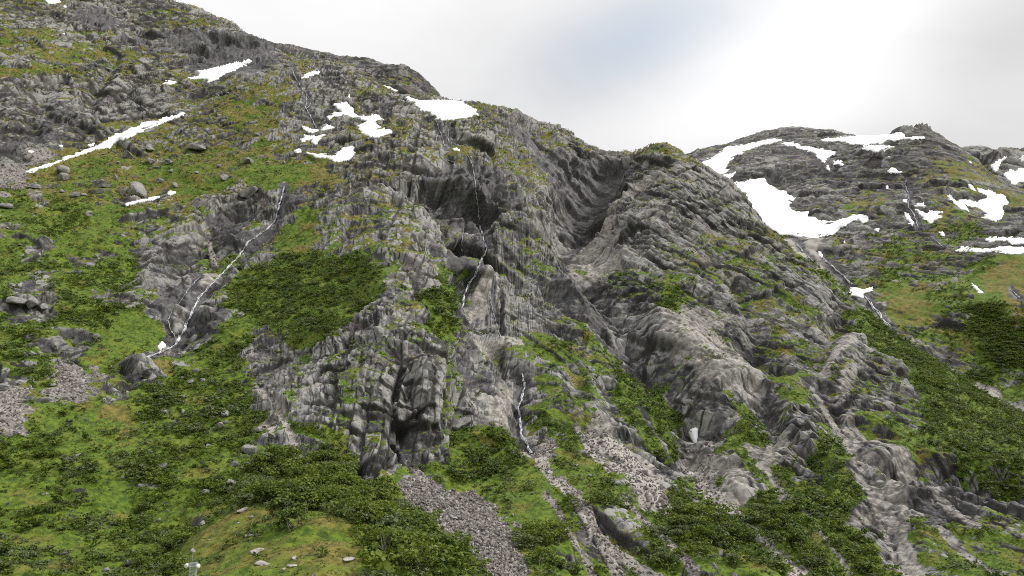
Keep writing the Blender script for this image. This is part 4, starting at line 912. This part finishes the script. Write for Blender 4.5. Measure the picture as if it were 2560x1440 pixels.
BOULD = [  # surveyed boulders: u, v, width px, kind
 (85,470,36,0),(320,392,30,0),(295,409,14,0),(155,429,38,0),(160,449,36,0),(375,372,22,0),(372,406,24,0),(420,407,26,0),(390,421,16,0),(465,412,10,0),(492,372,38,0),(547,417,16,0),(430,429,14,0),(492,432,14,0),(560,447,26,0),(625,485,40,0),(620,407,34,0),(335,480,62,0),(257,467,38,0),(287,447,22,0),(222,537,18,0),(152,480,16,0),(190,490,24,0),(392,546,16,0),(15,520,30,0),(400,457,28,0),(437,465,20,0),(492,552,26,0),
 (42,755,44,0),(78,762,36,0),(110,767,22,0),(140,867,24,0),(242,842,18,0),(12,970,24,0),(130,965,16,0),(167,996,15,0),(162,1010,11,0),(277,917,12,0),(202,979,10,0),(317,981,10,0),
 (490,930,22,0),(471,937,12,0),(456,947,15,0),(477,954,16,0),(507,952,16,0),(410,942,12,0),(402,960,15,0),(380,961,10,0),(545,980,16,0),(457,994,15,0),(386,1000,12,0),(542,995,16,0),(410,1030,20,0),(457,1032,16,0),(532,1027,24,0),(577,1022,22,0),(562,1037,28,0),(440,1059,21,0),(550,1067,22,0),(567,1057,12,0),(360,1059,10,0),(537,1075,14,0),
 (407,1170,27,0),(625,1128,36,0),(645,1078,40,0),(680,1090,24,0),(450,1130,12,0),(520,1115,12,0),(585,1162,22,0),(577,1210,26,0),(510,1235,28,0),(445,1197,10,0),(397,1302,14,0),(455,1327,10,0),(320,1414,30,0),(265,1430,22,0),(470,875,16,0),(492,872,16,0),
 (607,1277,40,1),(510,1307,22,1),(500,1320,12,1),(450,1355,22,1),(522,1350,9,1),(625,1340,30,1),(645,1378,34,1),(655,1412,46,1),(730,1415,24,1),(710,1422,12,1),(735,1395,20,1),(872,1400,38,1),(595,1307,14,1),(630,1293,12,0),(482,1380,18,0),
 (1822,1292,24,0),(1850,1307,20,0),(1900,1357,26,0),(1560,1300,12,0),(1440,1165,14,0),(1330,1235,10,0),(1475,1190,12,0)]
used = []
def try_boulder(u, v, wpx, kind):
    p, n = hit(u, v)
    if p is None: return
    d = float(np.linalg.norm(p - np.array(EYE)))
    used.append(dict(u=u, v=v, p=p, n=n, r=wpx * d / FPX * .5 * .95, k=kind, w=wpx))
for b in BOULD: try_boulder(*b)
LA = LAY['A']; FA = LA['P'].reshape(-1, 3); NA = LA['N'].reshape(-1, 3)
UA, VA = proj(FA); RA = np.hypot(FA[:, 0], FA[:, 1]); OKA = visible_rows(LA).ravel() & (UA > -60) & (UA < 2620) & (VA < 1500) & (LA['snow'] < .5)
gx_, gy_ = np.gradient(LA['P'], axis=0), np.gradient(LA['P'], axis=1); AREA = np.linalg.norm(np.cross(gx_, gy_), axis=-1).ravel()
cov = LA['cover']
wgt = AREA * OKA * np.where((cov[:, 1] > .6) & (cov[:, 7] < .5) & (VA < 720), 1.0, np.where((cov[:, 7] > .6) & (UA < 700) & (VA > 850), .5, 0.02)) * (cov[:, 0] < .9)
pick = RNG.choice(len(FA), 130, replace=False, p=wgt / wgt.sum())
for i in pick:
    if VA[i] > 1445 or VA[i] < 150: continue
    if any(abs(UA[i] - b['u']) < 14 and abs(VA[i] - b['v']) < 10 for b in used): continue
    try_boulder(float(UA[i]), float(VA[i]), float(RNG.uniform(5, 11) * (1.25 if RNG.random() < .2 else 1)), 0)
MARKS = [((230,400),'the long gully snow strip'),((340,510),'the thin snow strips on the green slope'),((660,520),'the ledge waterfall'),((420,860),'the foot of the slab waterfall'),((60,800),'the leftmost birch thicket'),((120,980),'the grey rubble at the left edge'),((480,960),'the boulder field above the left birches'),((620,1120),'the foot of the central cliff'),((600,1330),'the yellow heath mound'),((380,1250),'the birches left of the heath mound'),((120,1250),'the lower left birch slope'),((830,330),'the upper basin snow'),((800,440),'the bright upper meadow'),((900,560),'the slope beside the dark bowl'),((1850,1300),'the pale ravine outlet'),((1450,1230),'the talus strips in the lower middle'),((1150,1300),'the purple scree fan'),((1650,450),'the pointed buttress'),((2200,1050),'the lower right cliffs'),((250,230),'the high left rock face'),((500,650),'the tilted slabs above the slab waterfall')]
def near_mark(u, v): return min(range(len(MARKS)), key=lambda i: (MARKS[i][0][0] - u) ** 2 + 1.6 * (MARKS[i][0][1] - v) ** 2)
ORD = ['highest', 'second highest', 'third highest', 'fourth highest', 'fifth highest', 'sixth highest', 'seventh highest', 'eighth highest', 'ninth highest', 'tenth highest'] + ['%dth highest' % i for i in range(11, 99)]
bym = {}
for b in used: bym.setdefault((near_mark(b['u'], b['v']), b['k']), []).append(b)
for (mi, kd), lst in bym.items():
    lst.sort(key=lambda b: b['v'])
    for i, b in enumerate(lst):
        big = 'large' if b['w'] > 24 else 'mid-sized' if b['w'] > 13 else 'small'
        kindw = ('grey boulder', 'pale flat outcrop')[kd]
        what = '%s %s near %s, %s there' % (big, kindw, MARKS[mi][1], ORD[i] if len(lst) > 1 else 'the only one')
        rr = np.random.default_rng(int(b['u'] * 7 + b['v'] * 13))
        me = SLABS[int(rr.integers(3))] if kd else ROCKS[int(rr.integers(len(ROCKS)))]
        o = place('rock_outcrop' if kd else 'boulder', me, None, label=what, category='outcrop' if kd else 'boulder', group='pale outcrops on the heath mound' if kd else 'boulders on the turf slopes')
        s = b['r']; o.scale = (s * rr.uniform(.9, 1.1), s * rr.uniform(.8, 1.1), s * rr.uniform(.8, 1.15))
        q = Vector(b['n']).lerp(Vector((0, 0, 1)), .5).normalized().to_track_quat('Z', 'Y'); o.rotation_mode = 'QUATERNION'
        o.rotation_quaternion = q @ Matrix.Rotation(rr.uniform(0, 6.28), 4, 'Z').to_quaternion()
        o.location = b['p'] + b['n'] * s * (.02 if kd else .22)
tick('boulders')

# ------------------------------------------------------------------ scattering helpers
def scatter_object(name, pts, rot, scl, var, sources, **props):
    """one object that instances a handful of source meshes on surveyed points"""
    me = bpy.data.meshes.new(name + '_points'); me.vertices.add(len(pts)); me.vertices.foreach_set('co', np.ascontiguousarray(pts, np.float32).ravel()); me.update()
    for nm, tp, dat in (('rot', 'FLOAT_VECTOR', rot), ('scl', 'FLOAT_VECTOR', scl)):
        a = me.attributes.new(nm, tp, 'POINT'); a.data.foreach_set('vector', np.ascontiguousarray(dat, np.float32).ravel())
    a = me.attributes.new('var', 'INT', 'POINT'); a.data.foreach_set('value', np.ascontiguousarray(var, np.int32))
    o = place(name, me, None, **props)
    ng = bpy.data.node_groups.new(name + '_scatter', 'GeometryNodeTree')
    ng.interface.new_socket('Geometry', in_out='INPUT', socket_type='NodeSocketGeometry'); ng.interface.new_socket('Geometry', in_out='OUTPUT', socket_type='NodeSocketGeometry')
    N_, L_ = ng.nodes, ng.links
    gi, go = N_.new('NodeGroupInput'), N_.new('NodeGroupOutput'); io = N_.new('GeometryNodeInstanceOnPoints'); jn = N_.new('GeometryNodeJoinGeometry')
    for s in sources:
        oi = N_.new('GeometryNodeObjectInfo'); oi.inputs['Object'].default_value = s; oi.inputs['As Instance'].default_value = True; L_.new(oi.outputs['Geometry'], jn.inputs[0])
    L_.new(gi.outputs[0], io.inputs['Points']); L_.new(jn.outputs[0], io.inputs['Instance']); io.inputs['Pick Instance'].default_value = True
    for nm, tp, sk_ in (('var', 'INT', 'Instance Index'), ('rot', 'FLOAT_VECTOR', 'Rotation'), ('scl', 'FLOAT_VECTOR', 'Scale')):
        na = N_.new('GeometryNodeInputNamedAttribute'); na.data_type = tp; na.inputs['Name'].default_value = nm
        if sk_ == 'Rotation':
            er = N_.new('FunctionNodeEulerToRotation'); L_.new(na.outputs['Attribute'], er.inputs[0]); L_.new(er.outputs[0], io.inputs[sk_])
        else: L_.new(na.outputs['Attribute'], io.inputs[sk_])
    L_.new(io.outputs[0], go.inputs[0])
    md = o.modifiers.new('scatter', 'NODES'); md.node_group = ng
    return o
def jitter(i):
    """points spread off the grid vertices so that rows do not show"""
    a = gx_.reshape(-1, 3)[i] * RNG.uniform(-.6, .6, (len(i), 1)); b = gy_.reshape(-1, 3)[i] * RNG.uniform(-.6, .6, (len(i), 1))
    d = a + b; n = np.linalg.norm(d, axis=1, keepdims=True); return FA[i] + d * np.minimum(1, 1.6 / (n + 1e-6))
# scree
small = []
for i in range(5):
    m_ = rock_mesh('scree_stone', 500 + i, 1, .62, 7); m_.materials.append(M_SCREE if i < 4 else M_PALE)
    small.append(bpy.data.objects.new('scree_stone', m_))
w = AREA * OKA * np.clip(cov[:, 5] - .15, 0, 1) * (VA < 1500) * np.where(cov[:, 6] > .3, 2.2, 1.0); near = 1 / (1 + (RA / 420) ** 2); w *= near
i = RNG.choice(len(FA), 15000, p=w / w.sum())
sz = (.22 + .5 * RNG.random(len(i)) ** 2.2 + .9 * (RNG.random(len(i)) ** 14)) * (.8 + RA[i] / 900)
pp = jitter(i) + NA[i] * (sz * .15)[:, None]
var = np.where(cov[i, 4] > .55, 4, RNG.integers(0, 4, len(i)))
o = scatter_object('scree', pp, RNG.uniform(-3.1, 3.1, (len(i), 3)), sz[:, None] * RNG.uniform(.7, 1.3, (len(i), 3)), var, small, kind='stuff', label='loose grey and pale stones of the scree fans and talus strips')
# the largest stones of the purple fan, one by one
fan = np.nonzero((cov[:, 5] > .8) & (cov[:, 6] > .4) & OKA & (VA > 1215) & (VA < 1436) & (UA > 1000) & (UA < 1310))[0]
for j, q in enumerate(sorted(RNG.choice(fan, 60, replace=False), key=lambda q: VA[q])):
    o = place('scree_block', ROCKS[j % len(ROCKS)] if j >= 6 else ROCKS[j].copy(), None, label='brownish grey block among loose stones of the purple scree fan, %s there' % ORD[j] if j < len(ORD) else 'brownish grey block at the lowest edge of the purple scree fan', category='rock', group='larger blocks in the purple scree fan')
    if j < 6: o.data.materials[0] = M_SCREE; ROCKS_S = globals().setdefault('ROCKS_S', []); ROCKS_S.append(o.data)
    else: o.data = ROCKS_S[j % 6]
    s = RNG.uniform(.7, 1.5); o.scale = (s, s * RNG.uniform(.7, 1), s * RNG.uniform(.6, .9)); o.rotation_euler = RNG.uniform(-.6, .6, 3) + np.array([0, 0, RNG.uniform(0, 6)]); o.location = FA[q] + NA[q] * s * .3
tick('scree')

# ------------------------------------------------------------------ birches and scrub
M_LEAF = leaf_material('birch_leaf', (.040, .078, .010), (.115, .165, .016), (.20, .245, .034)); M_LEAF2 = leaf_material('willow_leaf', (.075, .11, .03), (.11, .145, .05), (.21, .24, .11))
M_BARK = plain('birch_bark', (.28, .26, .235), .8, 0, 8)
def crown_mesh(name, seed, n, leaf, lobes, wide, low=.12):
    r = np.random.default_rng(seed)
    c = np.stack([r.normal(0, .24 * wide, lobes), r.normal(0, .24 * wide, lobes), r.uniform(low + .18, .82, lobes)], -1); rad = r.uniform(.13, .25, lobes) * (1.15 - .35 * c[:, 2])
    k = r.integers(0, lobes, n); d = r.normal(size=(n, 3)); d /= np.linalg.norm(d, axis=1, keepdims=True); d[:, 2] = np.abs(d[:, 2]) * np.where(r.random(n) < .8, 1, -1)
    pos = c[k] + d * (rad[k] * r.uniform(.55, 1.05, n))[:, None] * np.array([1.1, 1.1, .85])
    nm = d * .7 + r.normal(size=(n, 3)) * .55 + np.array([0, 0, .35]); nm /= np.linalg.norm(nm, axis=1, keepdims=True)
    t1 = np.cross(nm, r.normal(size=(n, 3))); t1 /= np.linalg.norm(t1, axis=1, keepdims=True); t2 = np.cross(nm, t1)
    s = leaf * r.uniform(.6, 1.35, n)[:, None]
    q = [pos + t1 * s, pos + t2 * s * .7, pos - t1 * s, pos - t2 * s * .7]
    V = np.stack(q, 1).reshape(-1, 3); V[:, 2] = np.maximum(V[:, 2], .01)
    return mesh_from(name, V, np.arange(4 * n).reshape(-1, 4))
def trunk_mesh(seed):
    r = np.random.default_rng(seed); V, Q = [], []
    for s in range(int(r.integers(2, 4))):
        base = np.array([r.normal(0, .025), r.normal(0, .025), -.12]); tip = np.array([r.normal(0, .17), r.normal(0, .17), r.uniform(.6, .85)]); bend = r.normal(0, .05, 3)
        limbs = [(base, tip, .022, bend)]
        for b in range(3):
            t = r.uniform(.35, .75); a = base + (tip - base) * t + bend * math.sin(math.pi * t); limbs.append((a, a + np.array([r.normal(0, .16), r.normal(0, .16), r.uniform(.1, .25)]), .009, bend * .3))
        for a, b, rad, bd in limbs:
            st = len(V)
            for i in range(5):
                t = i / 4; p = a + (b - a) * t + bd * math.sin(math.pi * t); rr_ = rad * (1 - .75 * t)
                for k in range(5): V.append(p + rr_ * np.array([math.cos(k * 1.2566), math.sin(k * 1.2566), 0]))
            for i in range(4):
                for k in range(5): Q.append((st + i * 5 + k, st + i * 5 + (k + 1) % 5, st + i * 5 + 5 + (k + 1) % 5, st + i * 5 + 5 + k))
    me = mesh_from('trunk', np.array(V), np.array(Q)); me.materials.append(M_BARK); return me
CROWNS = [crown_mesh('crown', 700 + i, 420, .052, 9 + i % 3, 1.0 + .12 * (i % 3)) for i in range(6)]; TRUNKS = [trunk_mesh(720 + i) for i in range(6)]
for i, m_ in enumerate(CROWNS): m_.materials.append(M_LEAF if i < 5 else M_LEAF2)
bush = []
for i in range(7):
    m_ = crown_mesh('scrub', 740 + i, 150, .085, 6, 1.35, -.1); m_.materials.append(M_LEAF if i < 5 else M_LEAF2); bush.append(bpy.data.objects.new('scrub', m_))
dens = np.clip(cov[:, 7] + .75 * fbm(FA, 24, 2, 611) * (cov[:, 7] > .05) + .4 * fbm(FA, 8, 2, 613) * (cov[:, 7] > .05), 0, 1.6) ** 1.3 * (.1 + .9 * LA['veg'])
w = AREA * OKA * dens * (VA < 1480)
tot = w.sum(); print('scrub area', tot); NB = int(min(90000, tot * .092)); print('scrub count', NB)
i = RNG.choice(len(FA), NB, p=w / tot)
grove = np.zeros(len(i))
for poly, g in (([(760,1090),(900,1190),(1010,1230),(1060,1320),(1180,1440),(840,1440),(780,1340),(600,1290),(620,1190)], .75), ([(1280,1330),(1400,1250),(1800,1200),(2100,1240),(2200,1440),(1280,1440)], .3), ([(1110,1090),(1250,1090),(1330,1200),(1250,1220)], .4)):
    grove = np.maximum(grove, g * in_poly(UA[i], VA[i], poly))
ht = (1.5 + 3.6 * RNG.random(NB) ** 1.7) * (.55 + .5 * cov[i, 8]) * (1 + grove) * np.where(VA[i] < 620, .72, 1.0) * np.where(VA[i] > 1150, 1.12, 1)
pos = jitter(i)
app = ht / RA[i] * ((UA[i] > 8) & (UA[i] < 2552) & (VA[i] < 1436)) * (VA[i] > 1000)
order = np.argsort(-app)
def seen(p, h):
    d = Vector(p) + Vector((0, 0, h * .6)) - EYE; L = d.length; d.normalize()
    ok, loc, n_, _ = o_main.ray_cast(EYE, d, distance=L - 1.0)
    return not ok
single, grid_used = [], set()
for q in order:
    if len(single) >= 300 or app[q] <= 0: break
    key = (int(UA[i[q]] // 12), int(VA[i[q]] // 12))
    if key in grid_used or not seen(pos[q], ht[q]): continue
    grid_used.add(key); single.append(q)
TMARKS = [((60,1100),'the left edge above the birch slope'),((60,1250),'the lower left birch slope'),((60,1390),'the bottom left corner'),((220,1150),'the grassy strip in the left slope'),((230,1280),'the middle of the left birch slope'),((250,1400),'the bottom edge left of the mast'),((380,1150),'the rounded lone boulder'),((400,1270),'the thicket left of the heath mound'),((420,1400),'the lattice mast'),((550,1180),'the boulders above the heath mound'),((560,1250),'the top of the heath mound'),((700,1180),'the pale rib left of the central cliff'),((720,1260),'the right shoulder of the heath mound'),((620,1400),'the pale outcrops on the heath mound'),((800,1150),'the left foot of the central cliff'),((850,1250),'the grove under the central cliff'),((920,1330),'the middle of the central grove'),((920,1420),'the bottom edge of the central grove'),((1020,1290),'the upper left side of the purple scree'),((1080,1390),'the lower left side of the purple scree'),((1180,1130),'the cliff foot above the purple scree'),((1300,1250),'the right side of the purple scree'),((1380,1400),'the bottom edge right of the purple scree'),((1480,1280),'the talus strips in the lower middle'),((1600,1380),'the bottom edge between talus strips'),((1700,1200),'the slope left of the pale ravine'),((1780,1350),'the slope below the pale ravine'),((1950,1280),'the thicket right of the pale ravine'),((2050,1400),'the bottom edge right of the ravine'),((2250,1400),'the pale rib in the lower right'),((2450,1350),'the bottom right corner')]
NTH = lambda k: ['leftmost', 'second from left', 'third from left', 'fourth from left', 'fifth from left'][k] if k < 5 else '%dth from left' % (k + 1) if (k + 1) % 10 not in (1, 2, 3) or 10 < k + 1 < 14 else '%d%s from left' % (k + 1, {1: 'st', 2: 'nd', 3: 'rd'}[(k + 1) % 10])
tg = {}
for q in single: tg.setdefault(min(range(len(TMARKS)), key=lambda k: (TMARKS[k][0][0] - UA[i[q]]) ** 2 + 1.6 * (TMARKS[k][0][1] - VA[i[q]]) ** 2), []).append(q)
for mk_, lst in tg.items():
    lst.sort(key=lambda q: UA[i[q]])
    for n_, q in enumerate(lst):
        tall = 'tall' if ht[q] > 6 else 'low' if ht[q] < 3.6 else 'mid-sized'
        root = bpy.data.objects.new('birch_tree', None); COL.objects.link(root); root['category'] = 'birch tree'; root['group'] = 'birches on the lower slopes'
        root['label'] = '%s green birch near %s, %s there' % (tall, TMARKS[mk_][1], NTH(n_))
        root.location = pos[q] - np.array([0, 0, .05 * ht[q]]); root.rotation_euler = (RNG.normal(0, .08), RNG.normal(0, .08), RNG.uniform(0, 6.28)); h = float(ht[q]) * 1.05; root.scale = (h * RNG.uniform(.95, 1.3), h * RNG.uniform(.95, 1.3), h)
        root.empty_display_size = .1
        for nm, lst_ in (('trunk', TRUNKS), ('crown', CROWNS)):
            c = bpy.data.objects.new(nm, lst_[int(RNG.integers(6))]); COL.objects.link(c); c.parent = root
rest = np.setdiff1d(np.arange(NB), np.array(single, int))
sc_ = ht[rest][:, None] * np.stack([RNG.uniform(.9, 1.45, len(rest)), RNG.uniform(.9, 1.45, len(rest)), RNG.uniform(.75, 1.1, len(rest))], -1)
rt_ = np.stack([RNG.normal(0, .1, len(rest)), RNG.normal(0, .1, len(rest)), RNG.uniform(0, 6.28, len(rest))], -1)
pale_w = fbm(pos[rest], 30, 2, 617) > .32
var = np.where(pale_w, RNG.integers(5, 7, len(rest)), RNG.integers(0, 5, len(rest)))
scatter_object('birch_scrub', pos[rest] - np.array([0, 0, .1]) * ht[rest][:, None], rt_, sc_, var, bush, kind='stuff', label='dense green birch and willow scrub covering the lower slopes')
# tussocks and dwarf shrubs of the turf
M_TUFT = leaf_material('tussock_grass', (.045, .085, .010), (.12, .15, .018), (.20, .21, .04)); M_HEATH = leaf_material('heather', (.07, .062, .016), (.13, .105, .028), (.22, .17, .06))
tuft = []
for k in range(4):
    m_ = crown_mesh('tussock', 780 + k, 34, .16, 4, 1.7, -.15); m_.materials.append(M_HEATH if k == 3 else M_TUFT); tuft.append(bpy.data.objects.new('tussock', m_))
w = AREA * OKA * LA['veg'] * (cov[:, 5] < .4) * (VA < 1480) / (1 + (RA / 700) ** 2); it = RNG.choice(len(FA), 90000, p=w / w.sum())
hs = (.35 + .6 * RNG.random(len(it)) ** 2) * (.7 + RA[it] / 900)
vt = np.where(np.clip(cov[it, 2] - .3 * (VA[it] > 600), 0, 1) > RNG.random(len(it)), 3, RNG.integers(0, 3, len(it)))
scatter_object('turf', jitter(it) - np.array([0, 0, .08]), np.stack([RNG.normal(0, .2, len(it)), RNG.normal(0, .2, len(it)), RNG.uniform(0, 6.28, len(it))], -1), hs[:, None] * np.stack([RNG.uniform(1, 1.8, len(it)), RNG.uniform(1, 1.8, len(it)), RNG.uniform(.6, 1, len(it))], -1), vt, tuft, kind='stuff', label='grass tussocks and dwarf shrubs of the mountain turf')
# scrub on the far slope
LC = LAY['C']; FC = LC['P'].reshape(-1, 3); UC, VC = proj(FC); OKC = visible_rows(LC).ravel() & (UC < 2650) & (LC['snow'] < .5)
AC = np.linalg.norm(np.cross(np.gradient(LC['P'], axis=0), np.gradient(LC['P'], axis=1)), axis=-1).ravel()
w = AC * OKC * np.clip(LC['cover'][:, 7] - .1, 0, 1) * (VC > 560) * LC['veg']; ic = RNG.choice(len(FC), 6000, p=w / w.sum()); hc = RNG.uniform(2, 4.5, len(ic))
scatter_object('far_scrub', FC[ic] + RNG.normal(0, 1.2, (len(ic), 3)) * np.array([1, 1, 0]), np.stack([hc * 0, hc * 0, RNG.uniform(0, 6.28, len(ic))], -1), hc[:, None] * np.array([1.3, 1.3, .9]), RNG.integers(0, 7, len(ic)), bush, kind='stuff', label='scattered green scrub on the far slope at the right edge')
tick('plants')
# ------------------------------------------------------------------ lattice mast with two drum antennas
M_STEEL = plain('galvanised_steel', (.50, .55, .54), .45, .5, 6); M_DRUM = plain('white_drum', (.80, .80, .79), .45, 0, 3)
top = at(484, 1407, 215.0); base_p, _ = down(float(top[0]), float(top[1])); print('mast', top, base_p)
zb = base_p[2]; HM = top[2] - zb
root = bpy.data.objects.new('lattice_mast', None); COL.objects.link(root); root.location = (top[0], top[1], zb); root.rotation_euler = (0, 0, .18)
root['label'] = 'pale steel lattice mast with two white drum antennas, cut by the bottom edge'; root['category'] = 'mast'
def bars(name, segs, r, mat, parent, sides=6):
    V, Q = [], []
    for a, b in segs:
        a, b = Vector(a), Vector(b); d = (b - a).normalized(); x = d.orthogonal().normalized(); y = d.cross(x); st = len(V)
        for p in (a, b):
            for k in range(sides): V.append(p + (x * math.cos(k * 6.2832 / sides) + y * math.sin(k * 6.2832 / sides)) * r)
        for k in range(sides): Q.append((st + k, st + (k + 1) % sides, st + sides + (k + 1) % sides, st + sides + k))
    return place(name, mesh_from(name, np.array([v[:] for v in V]), np.array(Q)), mat, parent)
WT, WB = .72, 1.5
def corner(i, z):
    h = WB + (WT - WB) * min(1, z / (HM * .75)); return ((-h, h)[i in (1, 2)], (-h, h)[i in (2, 3)], z)
for i in range(4): bars('leg', [(corner(i, -1.0), corner(i, HM * .75)), (corner(i, HM * .75), corner(i, HM))], .085, M_STEEL, root)
zs = list(np.linspace(.5, HM - .1, 24))
for i in range(4):
    segs = []
    for a, b in zip(zs[:-1], zs[1:]): segs += [(corner(i, a), corner((i + 1) % 4, b)), (corner((i + 1) % 4, a), corner(i, b))]
    bars('brace', segs, .035, M_STEEL, root, 4)
for z in zs[::2] + [HM]: bars('ring', [(corner(i, z), corner((i + 1) % 4, z)) for i in range(4)], .05, M_STEEL, root, 4)
hf = .86
bars('head_frame', [((x0 * hf, y0 * hf, z), (x1 * hf, y1 * hf, z)) for z in (HM - .12, HM - .75) for (x0, y0, x1, y1) in ((-1, -1, 1, -1), (1, -1, 1, 1), (1, 1, -1, 1), (-1, 1, -1, -1))] + [((x * hf, y * hf, HM - .75), (x * hf, y * hf, HM - .12)) for x in (-1, 1) for y in (-1, 1)], .05, M_STEEL, root, 4)
bars('whip_antenna', [((-.35, -.3, HM - 1), (-.25, -.3, HM + 4.6))], .045, M_STEEL, root, 6)
def drum(cx, cy, cz, ang):
    V, Q = [], []; prof = [(0, -.02), (.50, -.02), (.56, .04), (.56, .42), (.50, .52), (.30, .60), (0, .63)]; n = 20
    for r_, d in prof:
        for k in range(n): V.append((r_ * math.cos(k * 6.2832 / n), -d, r_ * math.sin(k * 6.2832 / n)))
    for i in range(len(prof) - 1):
        for k in range(n): Q.append((i * n + k, i * n + (k + 1) % n, (i + 1) * n + (k + 1) % n, (i + 1) * n + k))
    me = mesh_from('drum_antenna', np.array(V), np.array(Q)); me.polygons.foreach_set('use_smooth', np.ones(len(Q), bool))
    o = place('drum_antenna', me, M_DRUM, root); o.location = (cx, cy, cz); o.rotation_euler = (0, 0, ang)
    b = bars('bracket', [((0, 0, 0), (-cx * .3, .35 - cy * .3, 0)), ((0, .0, .3), (-cx * .3, .3, .25))], .05, M_STEEL, o)
drum(-1.28, -.25, HM - .62, -.5); drum(.95, -.5, HM - .72, 1.0)
tick('mast')
